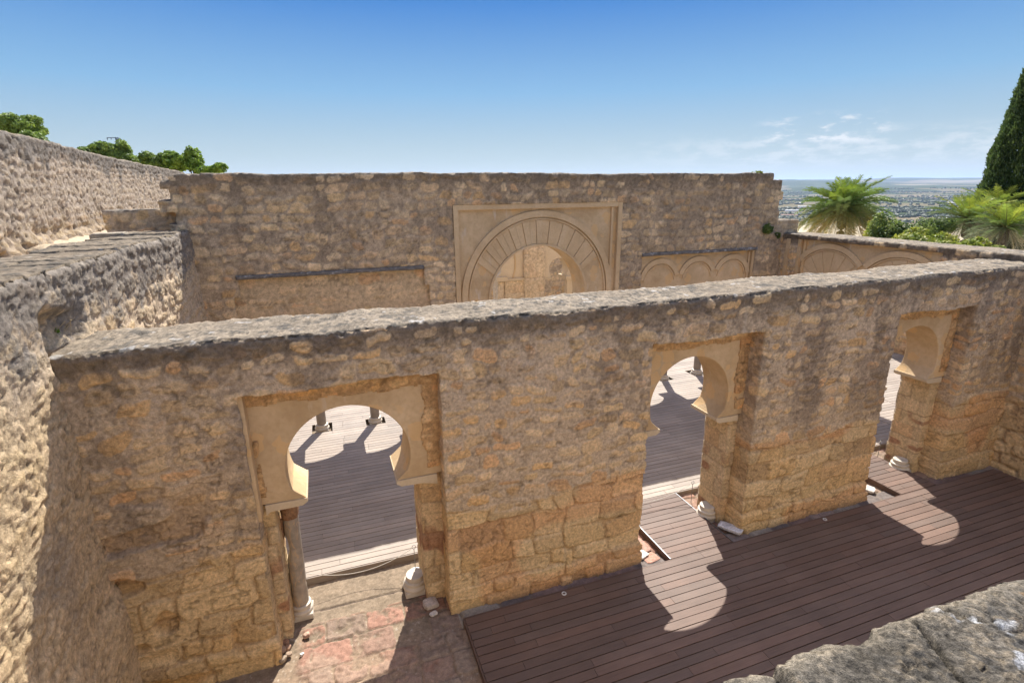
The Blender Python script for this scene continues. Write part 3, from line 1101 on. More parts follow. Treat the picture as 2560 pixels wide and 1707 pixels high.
for k, (a, b_) in enumerate(OPEN):
    yf = 7.19 if k else 7.10
    edge = lambda s, z, a=a, b_=b_, k=k: (z > 3.80 + 0.05 * fbm(s * 4, 0, k, 3, 31)) | ((z > 2.45) & ((s < a + 0.10 + 0.05 * fbm(z * 4, 0, k, 3, 32)) | (s > b_ - 0.22 + 0.07 * fbm(z * 4, 3, k, 3, 33))) & (fbm(s * 3, z * 3, k, 3, 34) > -.12))
    build_wall("old_facing", front, np.arange(a - 0.01, b_ + 0.012, 0.02), np.arange(2.4, ZO + 0.04, 0.02), 0.05,
               lambda s, t, z, yf=yf: np.stack([s, yf - 0.018 + t, z], 1), edge, head_fn(640 + k), lambda s, t, k=k: head_fn(640 + k)(s, t), 0.02, M_STONE, 0.004)
# shallow reveal trims at the sides of each doorway panel
for k, (a, b_) in enumerate(OPEN):
    bb = MB()
    if k == 0:
        bb.box(a - 0.02, a + 0.045, 6.90, 7.12, 2.20, 4.04)
        o = bb.build("reveal_trim", M_PLAST, front)

# ------------------------------------------------ marble column + stubs
def column_parts(root, x, y, z0, ztop, r, lean=(0, 0), full=True, small=False):
    b = MB()
    s_ = 0.175 if not small else 0.19
    rs = random.Random(3)
    b.box(x - s_, x + s_, y - s_ * 0.95, y + s_ * 0.95, z0, z0 + 0.09, None, 0.006, rs)
    o1 = b.build("plinth", M_MARBLE, root)
    bv = o1.modifiers.new("bevel", 'BEVEL')
    bv.width = 0.01
    b = MB()
    zb = z0 + 0.09
    prof = [(r * 1.36, zb), (r * 1.42, zb + .018), (r * 1.42, zb + .045), (r * 1.33, zb + .062), (r * 1.20, zb + .072), (r * 1.17, zb + .092), (r * 1.22, zb + .105), (r * 1.28, zb + .125), (r * 1.24, zb + .145), (r * 1.1, zb + .155)]
    b.lathe(x, y, prof, 36)
    o2 = b.build("base_moulding", M_MARBLE, root)
    autosmooth(o2, 40)
    return zb + .155


root = thing("marble_column", "grey veined marble column with eroded brown capital, standing at the left side of the nearest doorway", "column", (-0.93, 7.72, -0.14))
zc_ = column_parts(root, -0.93, 7.72, -0.14, 2.2, 0.125)
b = MB()
pr = []
rs = random.Random(11)
N = 40
zs = [zc_ - 0.01 + (1.70 - zc_) * i / 40 for i in range(41)]
for i, z in enumerate(zs):
    r = 0.125 - 0.012 * i / 40
    base = len(b.v)
    for j in range(N):
        a = 2 * math.pi * j / N
        rr2 = r
        # a long spall on the left flank and a mended joint low down
        side = max(0, math.cos(a - math.pi))
        if 0.95 < z < 1.42:
            rr2 -= 0.055 * side ** 2 * math.sin((z - 0.95) / 0.47 * math.pi)
        if abs(z - 0.47) < 0.03:
            rr2 -= 0.008
        rr2 += 0.002 * math.sin(7 * a + z * 9)
        b.v.append(Vector((-0.93 + 0.02 * (z - 0.2) + rr2 * math.cos(a), 7.72 + rr2 * math.sin(a), z)))
        b.c.append((1, 1, 1))
for i in range(40):
    for j in range(N):
        k = (j + 1) % N
        b.f.append((i * N + j, i * N + k, (i + 1) * N + k, (i + 1) * N + j))
b.f.append(tuple(40 * N + j for j in range(N)))
o = b.build("shaft", M_SHAFT, root)
autosmooth(o, 60)
# capital: a worn drum that flares to a square
b = MB()
nl = 16
for i in range(nl + 1):
    t_ = i / nl
    z = 1.69 + t_ * 0.54
    for j in range(N):
        a = 2 * math.pi * j / N
        sq = 1 / max(abs(math.cos(a)), abs(math.sin(a)))
        r = lerp(0.115, 0.135 + 0.045 * sq * t_, t_ ** 0.8) + 0.018 * math.sin(t_ * 9) * (1 - t_)
        r += 0.022 * float(fbm(math.cos(a) * 2.6, math.sin(a) * 2.6, z * 9, 3, 88)) - 0.014 * (math.sin(4 * a + 1) > 0.7)
        b.v.append(Vector((-0.90 + r * math.cos(a), 7.72 + r * math.sin(a), z)))
        b.c.append((1, 1, 1))
for i in range(nl):
    for j in range(N):
        k = (j + 1) % N
        b.f.append((i * N + j, i * N + k, (i + 1) * N + k, (i + 1) * N + j))
b.f.append(tuple(nl * N + j for j in range(N)))
o = b.build("capital", M_CAPITAL, root, smooth=True)
# small chunk of the original shaft still keyed to the jamb
b = MB()
rs = random.Random(4)
b.box(-1.075, -1.02, 7.66, 7.78, 1.36, 1.69, None, 0.01, rs)
b.build("keyed_fragment", M_CAPITAL, root)

for (x, y, z0, lab) in ((0.90, 7.62, -0.14, "pale marble column base at the right jamb of the nearest doorway"),
                        (6.93, 7.53, -0.14, "pale marble column base beside the deck passage in the middle doorway"),
                        (12.50, 7.45, -0.14, "pale marble column base beside the deck passage in the farthest doorway on the right")):
    root = thing("column_base", lab, "column base", (x, y, z0), 0, "column bases left in the doorways")
    zt = column_parts(root, x, y, z0, 0.3, 0.148, small=True)
    b = MB()
    b.lathe(x, y, [(0.150, zt - .005), (0.153, zt + .015), (0.152, zt + 0.07), (0.146, zt + 0.082), (0.0, zt + 0.118)][:4], 36)
    o = b.build("shaft_stub", M_MARBLE, root)
    autosmooth(o, 40)

# ------------------------------------------------ rope stanchions
def stanchion(x, y, z0, h, label):
    root = thing("rope_stanchion", label, "stanchion", (x, y, z0), 0, "thin rope stanchions in the doorways")
    b = MB()
    b.lathe(x, y, [(0.125, z0), (0.125, z0 + 0.006), (0.118, z0 + 0.011)], 32)
    o = b.build("foot_disk", M_METAL, root)
    b = MB()
    b.tube([(x, y, z0 + 0.01), (x, y, z0 + h)], 0.006, 8)
    b.build("rod", M_METAL, root)
    b = MB()
    pts = [(x + 0.032 * math.cos(a), y + 0.006 * math.sin(a), z0 + h + 0.03 + 0.032 * math.sin(a)) for a in [2 * math.pi * i / 16 for i in range(17)]]
    b.tube(pts, 0.005, 6)
    b.build("ring", M_METAL, root, smooth=True)
    return (x, y, z0 + h + 0.03)


def rope(p, q, sag, label):
    b = MB()
    pts = []
    for i in range(25):
        t_ = i / 24
        v = Vector(p).lerp(Vector(q), t_)
        v.z -= sag * 4 * t_ * (1 - t_)
        pts.append(v)
    b.tube(pts, 0.005, 6)
    return tag(b.build("rope", M_ROPE, smooth=True), label, "rope", "ropes strung across the doorways")


A1 = stanchion(0.97, 8.05, -0.14, 0.50, "thin steel stanchion behind the marble base in the nearest doorway")
A0 = stanchion(-0.98, 8.12, -0.14, 0.50, "thin steel stanchion half hidden behind the grey veined column")
rope(A0, A1, 0.28, "sagging pale rope across the nearest doorway")
B1 = stanchion(6.96, 8.06, -0.14, 0.50, "thin steel stanchion behind the marble base in the middle doorway")
B0 = (5.02, 8.10, 0.36)
rope(B0, B1, 0.22, "sagging pale rope across the middle doorway")
C1 = stanchion(12.50, 7.98, -0.14, 0.52, "thin steel stanchion on a grey disk in the farthest doorway on the right")
rope((11.1, 8.10, 0.34), C1, 0.25, "sagging pale rope across the farthest doorway on the right")

# ------------------------------------------------ loose stones
def rock(name, label, x, y, z, sx, sy, sz, col, seed, rot=0, sharp=0.35, mat=M_STONE, group=None, cat="stone"):
    bm = bmesh.new()
    bmesh.ops.create_icosphere(bm, subdivisions=4, radius=1)
    V = np.array([v.co[:] for v in bm.verts])
    d = 1 + 0.25 * fbm(V[:, 0] * 1.1, V[:, 1] * 1.1, V[:, 2] * 1.1, 3, seed) + 0.06 * fbm(V[:, 0] * 5, V[:, 1] * 5, V[:, 2] * 5, 3, seed + 1)
    # flatten to facets
    P_ = np.sign(V) * np.abs(V) ** (1 - sharp)
    P_ = P_ * d[:, None] * np.array((sx, sy, sz)) / 1.15
    c, s = math.cos(rot), math.sin(rot)
    X_ = P_[:, 0] * c - P_[:, 1] * s
    Y_ = P_[:, 0] * s + P_[:, 1] * c
    Vw = np.stack([X_ + x, Y_ + y, P_[:, 2] + z], 1)
    F = [tuple(v.index for v in f.verts) for f in bm.faces]
    bm.free()
    f2 = fbm(Vw[:, 0] * 14, Vw[:, 1] * 14, Vw[:, 2] * 14, 3, seed + 3)
    o = mesh_obj(name, Vw, F, mat, None, np.clip(np.array(col) * (1 + 0.25 * f2[:, None]), .02, .85), True)
    return tag(o, label, cat, group)


rock("stone_fragment", "grey flat carved stone at the wall foot, right of the nearest doorway", 1.07, 7.14, -0.07, .13, .11, .05, (.50, .43, .38), 1, 0.1, 0.6)
rock("stone_fragment", "small whitish chip in front of the flat carved stone at the nearest doorway", 1.07, 6.94, -0.10, .075, .05, .02, (.62, .56, .50), 2, 0.3, 0.5)
rock("stone_fragment", "pinkish pebble lying in front of the grey column", -0.86, 7.20, -0.10, .06, .055, .04, (.46, .30, .22), 3, 0.4, 0.3)
rock("stone_fragment", "small white pebble on the red paving near the shadow, left of the pavers", -0.92, 6.86, -0.11, .035, .03, .025, (.68, .66, .62), 4, 0.2, 0.3)
rock("marble_slab", "broken white marble slab leaning at the corner right of the middle doorway", 7.05, 6.98, -0.03, .12, .24, .045, (.62, .60, .60), 5, 0.55, 0.65)
rock("marble_slab", "white triangular marble slab beside the deck edge in the middle doorway", 5.00, 7.02, -0.09, .14, .16, .03, (.74, .70, .62), 6, 0.3, 0.65)
rock("marble_slab", "small white marble block at the far side of the left jamb of the middle doorway", 5.02, 7.55, -0.06, .12, .09, .06, (.70, .66, .58), 7, 0.1, 0.65)
rock("paving_slab", "red flat slab between the deck edge and the left jamb of the middle doorway", 5.12, 6.86, -0.115, .17, .13, .02, (.46, .27, .20), 8, 0.2, 0.7)
rock("paving_slab", "longer red slab lying beside the deck edging in the middle doorway", 5.19, 7.22, -0.11, .09, .22, .02, (.44, .27, .21), 18, 0.05, 0.7)
rock("marble_slab", "pale pointed marble slab beside the left jamb of the farthest doorway on the right", 10.98, 7.08, -0.07, .14, .16, .05, (.68, .63, .56), 9, 0.5, 0.6)
for i, (x, y, z, r) in enumerate(((-1.16, 7.16, -0.10, .06), (-1.12, 7.04, -0.09, .055), (-1.20, 7.02, -0.08, .07), (-1.10, 6.92, -0.10, .05), (-1.18, 6.86, -0.10, .065))):
    nm = ("topmost", "second", "third", "fourth", "lowest")[i]
    rock("rubble_stone", "%s small red-brown stone in the little pile at the wall corner left of the column" % nm, x, y, z, r, r * .9, r * .7, (.38, .22 + .02 * i, .14 + .02 * i), 20 + i, i, 0.25, group="small stones piled at the wall corner")
for (x, y, lab) in ((3.19, 6.50, "small pale ring fixed in the deck between the nearest and middle doorways"), (9.00, 6.50, "small pale ring fixed in the deck between the middle and right doorways")):
    b = MB()
    pts = [(x + 0.033 * math.cos(a), y + 0.033 * math.sin(a), 0.006) for a in [2 * math.pi * i / 20 for i in range(21)]]
    b.tube(pts, 0.010, 6)
    tag(b.build("deck_ring", simple_mat("pale_plastic", (.6, .6, .58), .5)), lab, "ring", "pale rings set in the front deck")

# ================================================================== BACK WALL
YB = 13.95
back = thing("arcade_wall", "tall dark rubble wall behind, with a big framed horseshoe portal between two lower panels", "wall", (5.9, YB, 0))


def xmin_b(z):
    st = np.select([z > 6.74, z > 6.55, z > 6.30, z > 6.05, z > 5.8], [-3.05, -3.24, -3.10, -3.34, -3.05], -3.22)
    return st


def xmax_b(z):
    return np.select([z > 6.66, z > 6.30, z > 6.05, z > 5.75, z > 5.37], [14.06, 14.46, 14.56, 14.44, 14.50], 15.40)


def solid_back(s, z):
    m = (s > xmin_b(z)) & (s < xmax_b(z)) & (z < np.where(s < -2.42, 6.84, 6.88))
    m &= ~((s > 3.34) & (s < 8.47) & (z < 6.08))
    m &= ~((s > -2.02) & (s < 2.48) & (z < 4.53)) & ~((s > -2.16) & (s < 2.62) & (z < 4.0))
    m &= ~((s > 9.27) & (s < 13.72) & (z < 4.51))
    return m


def face_back(s, z):
    h, c = rubble(s, z, 140, z, 6.9, 0.2, 0.95, 1.0, (.46, .36, .255), 0.045, 0.75)
    # the dark crust spreads along the right half, and runs down beside the frame
    d = fbm(s * 0.9, z * 0.6, 4, 4, 163)
    spk = fbm(s * 6, z * 6, 2, 4, 164, .65)
    k = sst(0.0, 0.6, d + 0.5 * spk + 0.10 + 0.03 * (s - 5)) * 0.42
    c = lerp(c, np.array((.17, .135, .10)), k[:, None])
    return h, c


S = np.arange(-3.36, 15.45, 0.03)
Z = np.concatenate([np.arange(-0.2, 6.86, 0.03), [6.88]])


def tw_back(s, t, z):
    return np.stack([s, YB + t + 0.02 * fbm(s * .5, z * .5, 0, 3, 29) * (t < .6), z + 0.03 * fbm(s * .6, 0, 0, 3, 39) * sst(6.2, 6.8, z)], 1)


def bulge_b(s, z, t, f):
    # broken left end: individual stones of the toothing stick out
    e = sst(-2.5, -3.0, s) * (0.10 * n3(s * 3.5, z * 4.5, 0, 12)) * sst(5.4, 5.8, z)
    return e


build_wall("masonry", back, S, Z, 1.2, tw_back, solid_back, face_back, lambda s, t: captop(s, t, 430), 0.08, M_STONE_FAR, 0.05, bulge_b)

# central portal
CX = 5.87
RX0, RX1 = 3.30, 8.51
arch_slab("arch_panel", RX0, RX1, 6.10, 2.2, [(CX - .02, 3.40, 1.50, 2.35, 1.13)], YB + 0.10, YB + 0.95, M_PLAST, back)
b = MB()
b.box(3.34, 3.47, YB - 0.015, YB + 0.12, 2.2, 6.07)
b.box(8.34, 8.47, YB - 0.015, YB + 0.12, 2.2, 6.07)
b.box(8.14, 8.21, YB + 0.04, YB + 0.12, 2.2, 5.93)
b.box(3.47, 8.34, YB + 0.0, YB + 0.12, 5.94, 6.07)
b.build("frame_moulding", M_PLAIN, back)
b = MB()
ring(b, CX, 3.52, 2.19, 2.36, rad(-28), rad(208), YB + 0.035, YB + 0.12, 72)
ring(b, CX, 3.52, 2.115, 2.15, rad(-28), rad(208), YB + 0.055, YB + 0.12, 72)
ring(b, CX - .02, 3.40, 1.50, 1.56, rad(-28), rad(208), YB + 0.045, YB + 0.12, 72)
o = b.build("archivolt", M_PLAIN, back)
autosmooth(o, 30)
b = MB()
nv = 21
A0, A1_ = rad(28), rad(152)
for i in range(nv):
    a0 = A0 + (A1_ - A0) * i / nv
    a1 = A0 + (A1_ - A0) * (i + 1) / nv
    pad = 0.006
    pr_ = 0.062 if i % 2 == 0 else 0.086
    P4 = []
    for (a, r, zc2) in ((a0, 1.57, 3.40), (a0, 2.10, 3.52), (a1, 2.10, 3.52), (a1, 1.57, 3.40)):
        s_ = pad if a == a0 else -pad
        P4.append((CX - .02 + r * math.cos(a) - s_ * math.sin(a), YB + pr_, zc2 + r * math.sin(a) + s_ * math.cos(a)))
    b.quad_prism(P4, (0, 0.06, 0))
b.build("voussoirs", M_PLAIN, back)
b = MB()
for sg in (-1, 1):
    b.box(min(CX + sg * 1.13, CX + sg * 1.5), max(CX + sg * 1.13, CX + sg * 1.5), YB + 0.07, YB + 0.98, 2.2, 2.36)
b.build("impost", M_IMPOST, back)
for (p, q, sd) in ((3.3, 4.42, 601), (7.32, 8.51, 602)):
    pier("jamb", p, q, YB + 0.16, YB + 0.95, -0.2, 2.2, sd, back, M_STONE_FAR, 0.05)

# blind/triple arcades on both sides
def tri(name, x0, x1, ztop, cxs, r, y0, sd, parent):
    arches = [(cx, 2.42, r, 2.12, r * 0.80) for cx in cxs]
    o = arch_slab("arch_panel", x0, x1, ztop, 2.02, arches, y0, 14.93, M_PLAST, parent)
    return o


tri("L", -2.2, 2.66, 3.62, (-1.29, 0.185, 1.66), 0.60, YB + 0.16, 1, back)
tri("R", 9.22, 13.76, 4.52, (10.02, 11.57, 13.03), 0.60, YB + 0.14, 2, back)
# left panel: upper part patched rubble in pale mortar
def face_patch(s, z):
    h, c = rubble(s, z, 170, z, 12, 0.0, 0.0, 1.15, (.56, .43, .28), 0.05, 0.7)
    k = sst(3.72, 3.62, z + 0.04 * n3(s * 2, z * 2, 0, 3))
    m, ins, R = courses(s, z, 177, (0.16, 0.26), (0.2, 0.42), 0.07, 0.03, 0.5, 0.08, 0.03, 0.07)
    f = fbm(s * 5, z * 5, 0, 4, 71)
    pl = np.array((.54, .40, .25)) * (1 + 0.14 * f[:, None])
    pl = lerp(pl, stone_col(R, 0.8), (m * 0.75)[:, None])
    li = sst(0.3, 0.6, fbm(s * 4.5, z * 0.8, 9, 4, 72)) * sst(3.3, 3.6, z)
    pl = lerp(pl, np.array((.55, .50, .43)), (li * 0.5)[:, None])
    c = lerp(c, pl, k[:, None])
    h = h * (1 - 0.7 * k)
    return h, c


build_wall("panel_infill", back, np.arange(-2.19, 2.66, 0.035), np.arange(3.0, 4.56, 0.035), 0.5,
           lambda s, t, z: np.stack([s, YB + 0.13 + t, z], 1), lambda s, z: s > -99, face_patch, lambda s, t: captop(s, t, 440), 0.1, M_STONE_FAR, 0.0)
# sloping dark drip ledges over the two side panels
for (x0, x1, z0, sd) in ((-2.04, 2.50, 4.53, 1), (9.25, 13.74, 4.51, 2)):
    S_ = np.arange(x0, x1, 0.035)

    def ledge_c(s, z, sd=sd):
        f = fbm(s * 9, z * 9, 0, 4, 90 + sd, .65)
        c = np.array((.17, .155, .14)) * (1 + 0.5 * f[:, None])
        c = lerp(c, np.array((.5, .48, .45)), (sst(0.3, 0.42, f) * 0.6)[:, None])
        return 0.012 * f, c
    build_wall("drip_ledge", back, S_, np.array([z0 - 0.085, z0 - 0.05, z0 - 0.02, z0 + 0.012]), 0.2,
               lambda s, t, z: np.stack([s, YB - 0.045 + t, z], 1), lambda s, z: s > -99, ledge_c, lambda s, t: ledge_c(s, t), 0.05, M_STONE_FAR, 0.01)
b = MB()
for cx, l_, r_ in ((10.02, 8, 17), (11.47, 17, 23), (12.86, 23, 8)):
    ring(b, cx, 3.56, 0.60, 0.755, rad(r_), rad(180 - l_), YB + 0.085, YB + 0.16, 40)
    ring(b, cx, 3.53, 0.555, 0.585, rad(8), rad(172), YB + 0.105, YB + 0.16, 40)
o = b.build("archivolt", M_PLAIN, back)
autosmooth(o, 30)
b = MB()
b.box(13.62, 13.72, YB + 0.05, YB + 0.16, 2.2, 4.40)
b.box(13.50, 13.56, YB + 0.09, YB + 0.16, 2.2, 4.38)
b.build("frame_moulding", M_PLAIN, back)

names = ("leftmost of the four columns on the far deck, seen through the nearest doorway",
         "second column on the far deck, seen at the top right of the nearest doorway",
         "column seen through the middle doorway, half hidden by its left side",
         "taller-looking column in full view inside the middle doorway")
for i, (x, y) in enumerate(COLS_BACK):
    root = thing("marble_column", "brown-grey marble " + names[i] if i != 3 else "brown-grey marble column in full view inside the middle doorway", "column", (x, y, -0.14), 0, "marble columns carrying the far arcades")
    zt = column_parts(root, x, y, -0.10, 2.1, 0.14)
    b = MB()
    b.lathe(x, y, [(0.128, zt - .01), (0.126, 1.0), (0.118, 1.72)], 36)
    o = b.build("shaft", simple_mat("brown_grey_marble", (.27, .22, .175), 0.5, 0, .4, None, (.20, .165, .135), 4), root)
    autosmooth(o, 40)
    b = MB()
    b.lathe(x, y, [(0.12, 1.71), (0.15, 1.82), (0.17, 1.93), (0.19, 2.02)], 24)
    b.box(x - .2, x + .2, y - .2, y + .2, 2.0, 2.03)
    b.build("capital", M_CAPITAL, root)

# small step block at the right end, a wall behind and low wall piece on the left
stub_w = thing("rubble_wall", "short dark low wall stub behind the stepped left end of the tall wall", "wall", (-3.7, 14.5, 5.2))
build_wall("masonry", stub_w, np.arange(-4.6, -3.1, 0.035), np.arange(4.8, 6.13, 0.035), 0.7, lambda s, t, z: np.stack([s, 14.5 + t, z], 1), lambda s, z: s > -99,
           lambda s, z: rubble(s, z, 181, z, 7.2, 0, 1.0), lambda s, t: captop(s, t, 441), 0.08, M_STONE_FAR, 0.03)

# ================================================================== LEFT WALLS
mid = thing("rubble_wall", "sunlit rough wall with a cracked slab top, closing the left side of both rooms", "wall", (-2.86, 7, 0))


def tw_mid(s, t, z):
    x = -2.92 + 0.0145 * (s - 6.86) - t - 0.10 * sst(2.2, 0, z) * 0
    x = x + 0.05 * fbm(s * 0.6, z * 0.6, 1, 3, 49) * (t < .6)
    return np.stack([x, s, z + 0.05 * fbm(s * .7, t * .3, 0, 3, 59) * sst(4.8, 5.6, z)], 1)


def face_mid(s, z):
    f1 = fbm(s * 2.2, z * 2.2, 0.2, 4, 720)
    f2 = fbm(s * 11, z * 11, 0.7, 4, 721, 0.66)
    f3 = fbm(s * 24, z * 24, 0.7, 3, 722, 0.62)
    m, ins, R = courses(s, z, 701, (0.14, 0.30), (0.16, 0.42), 0.06, 0.02, 0.8, 0.12, 0.035, 0.08)
    low = sst(1.9, 1.3, z + 0.3 * f1)
    m2, ins2, R2 = courses(s, z, 705, (0.34, 0.55), (0.4, 0.9), 0.04, 0.02, 0.95, 0.16, 0.03, 0.12)
    m = lerp(m, m2, low)
    near = sst(8.2, 6.6, s)                     # nearer to the camera: bare, pitted conglomerate
    er = np.abs(f2)
    rough = 0.4 + 0.8 * near
    rg = 1 - np.abs(fbm(s * 5, z * 7, 4, 4, 726, .6)) * 2.5
    h = m * 0.024 * (1 - .6 * near) + 0.022 * f1 * rough + 0.013 * f2 * rough + 0.012 * f3 - 0.014 * sst(.6, 1, rg) - 0.018 * sst(0.25, 0.6, f2) * rough
    h = h + 0.10 * near * low * n3(s * 1.5, z * 1.2, 5, 77)
    mor = np.array((.56, .435, .30)) * (1 + 0.20 * f2[:, None] + .12 * f3[:, None])
    st_ = lerp(stone_col(R, 0.75), np.array((.56, .44, .28)), 0.35) * (1.05 + 0.2 * f2[:, None])
    c = lerp(mor, st_, (m * (0.30 + 0.55 * sst(-.2, .4, f1)))[:, None])
    con = np.array((.60, .445, .255)) * (1 + 0.45 * f2[:, None] + 0.12 * f3[:, None])
    c = lerp(c, con, (near * 0.65 * sst(4.9, 4.0, z + 0.6 * f1))[:, None])
    c = lerp(c, np.array((.40, .33, .25)), (near * sst(-2.5, -3.5, f1) * .3)[:, None])
    d = 5.65 - z
    pk = sst(0.28, 0.50, fbm(s * 7, z * 9, 6, 4, 741, .65))
    c = c * (1 - .45 * pk)[:, None]
    h = h - 0.02 * pk
    k = sst(0.0, 0.5, 0.98 - d / 0.95 + 0.9 * f2 + 0.6 * f1)
    c = lerp(c, np.array((.17, .155, .14)) * (1 + 0.5 * f2[:, None]), (k * 0.80)[:, None])
    c = c * 0.98 * (1 - .25 * sst(.6, 1, rg))[:, None]
    gr = sst(0.2, 0.5, fbm(s * 1.3, z * 1.3, 2, 4, 733)) * near
    c = lerp(c, np.array((.27, .235, .19)), (gr * 0.4)[:, None])
    return h, np.clip(c, .02, .8)


def niche(s, z, t, f):
    # broken pocket where the front wall meets this one
    w = sst(6.75, 7.0, s) * sst(7.95, 7.4, s + .25 * n3(z * 4, 0, 0, 4)) * sst(5.26, 5.05, z + 0.14 * n3(s * 5, z * 5, 0, 3)) * sst(4.5, 4.6, z)
    return -0.20 * w * (1 + .5 * n3(s * 4, z * 4, 1, 6))


S = np.concatenate([np.arange(0.4, 3.0, 0.06), np.arange(3.0, 14.1, 0.024)])
Z = np.concatenate([np.arange(-0.2, 5.64, 0.024), [5.65]])
build_wall("masonry", mid, S, Z, 1.2, tw_mid, lambda s, z: s > -99, face_mid, lambda s, t: captop(s, t, 450, 1.2, True), 0.04, M_STONE, 0.07, niche)

def tilted(c0, k, T):
    return lambda s, t, z: np.stack([c0 - k * s - t + 0.05 * fbm(s * .4, z * .4, 0, 3, 91), s, z], 1)


high = thing("rubble_wall", "long high sunlit wall running away at the far left with a dark weathered top", "wall", (-6.8, 20, 5))


def face_high(s, z):
    f1 = fbm(s * 1.6, z * 1.6, 0.2, 4, 820)
    f2 = fbm(s * 6, z * 6, 0.7, 4, 821, 0.62)
    f3 = fbm(s * 18, z * 18, 0.7, 3, 822, 0.62)
    m, ins, R = courses(s, z, 801, (0.14, 0.28), (0.16, 0.42), 0.05, 0.02, 0.85, 0.10, 0.03, 0.08)
    low = sst(6.0, 5.4, z + 0.4 * f1)
    rg = 1 - np.abs(fbm(s * 4, z * 6, 4, 4, 826, .6)) * 2.5
    h = m * (0.012 + .012 * (R[..., 2] - .3)) - 0.035 * sst(.55, 1, rg) + 0.02 * f3 + 0.03 * f1 * (1 + low) + 0.03 * f2 * (1 + low) + .008 * f3 - 0.10 * low * sst(0.3, 0.6, n3(s * 1.8, z * 3, 0, 7))
    mor = np.array((.50, .41, .325)) * (1 + 0.14 * f2[:, None])
    c = lerp(mor, stone_col(R, .8) * 1.05, (m * (0.25 + 0.5 * low))[:, None])
    c = lerp(c, np.array((.50, .37, .22)) * (1 + .2 * f2[:, None]), (low * .45)[:, None])
    d = 7.8 - z
    st_ = fbm(s * 2.2, z * .35, 0, 4, 830)
    pk = sst(0.25, 0.48, fbm(s * 5, z * 7, 6, 4, 841, .65))
    c = c * (1 - .42 * pk)[:, None]
    h = h - 0.03 * pk
    k = sst(0.0, 0.5, 0.95 - d / (0.65 + .8 * np.maximum(st_, 0)) + 0.7 * f2 + .5 * st_)
    c = lerp(c, np.array((.17, .155, .14)) * (1 + 0.4 * f2[:, None]), (k * 0.75)[:, None])
    return h, np.clip(c * .68 * (1 - .22 * sst(.6, 1, rg))[:, None], .02, .8)


def tw_high(s, t, z):
    zt = z + sst(6.8, 7.8, z) * (np.interp(s, [9, 16, 23, 29, 41], [.07, .05, -.05, -.09, -.12]) + .04 * fbm(s * 1.2, 0, 0, 3, 92))
    return np.stack([-5.49 - 0.0625 * s - t + 0.05 * fbm(s * .4, z * .4, 0, 3, 91) + 0.25 * sst(5.7, 4.9, z) * (.6 + fbm(s * .9, z, 0, 3, 93)), s, zt], 1)


S = np.concatenate([np.arange(10, 22, 0.045), np.arange(22, 41, 0.09)])
Z = np.concatenate([np.arange(4.5, 7.78, 0.045), [7.8]])
build_wall("masonry", high, S, Z, 0.8, tw_high, lambda s, z: s > -99, face_high, lambda s, t: captop(s, t, 460), 0.1, M_STONE_FAR, 0.06)

# strip of ground between the two left walls (upper terrace)
_X = np.arange(-7.6, -3.9, 0.06)
_Y = np.arange(8, 41, 0.08)


def terr_z(x, y):
    return 4.98 + 0.06 * fbm(x * .8, y * .8, 0, 4, 95) + 0.03 * fbm(x * 5, y * 5, 0, 3, 96) + 0.35 * sst(-5.7, -6.9, x) + 0.45 * sst(-4.9, -4.2, x) * sst(15, 11, y)


def terr_c(x, y):
    f = fbm(x * 4, y * 4, 0, 4, 97)
    return np.clip(np.array((.42, .33, .23)) * (1 + .35 * f[:, None]), .02, .8)


grid_mesh("terrace_ground", _X, _Y, terr_z, terr_c, M_EARTH)
rock("stone_block", "low flat-topped stone block standing on the outer edge of the left wall top", -4.02, 12.9, 5.62, .34, .16, .10, (.34, .29, .22), 41, 0.1, 0.75, M_STONE_FAR)
rock("boulder", "rough boulder at the foot of the high left wall, left of the flat-topped block", -4.5, 11.6, 5.45, .42, .35, .2, (.48, .37, .24), 42, 0.5, 0.2, M_STONE_FAR)

# ================================================================== RIGHT WALL
right = thing("arcade_wall", "low wall on the right with two blind plaster arches under a dark coping", "wall", (14.85, 9, 0))


def tw_right(s, t, z):
    return np.stack([14.8 + t + 0.02 * fbm(s * .5, z * .5, 0, 3, 79) * (t < .5), s, z - 0.0 + 0.02 * fbm(s * .6, 0, 0, 3, 80) * sst(4.3, 4.9, z)], 1)


def face_right(s, z):
    h, c = rubble(s, z, 190, z, 4.95, np.where(s < 8, 1.7, 0.3), 1.15)
    return h, c


S = np.arange(-0.6, 13.98, 0.035)
Z = np.concatenate([np.arange(-0.2, 4.92, 0.035), [4.95]])
build_wall("masonry", right, S, Z, 1.1, tw_right, lambda s, z: ~((s > 8.92) & (s < 13.32) & (z < 4.80)), face_right, lambda s, t: captop(s, t, 470, 1.1, False, 0.6), 0.08, M_STONE_FAR, 0.035)
RW = lambda x, y, z: (14.8 + y, x, z)       # local (x along wall, y depth)
arch_slab("arch_panel", 8.88, 13.36, 4.82, 2.3, [(9.93, 2.7, .80, 2.33, .62), (12.16, 2.7, .80, 2.33, .62)], 0.13, 0.8, M_PLAST, right, RW)

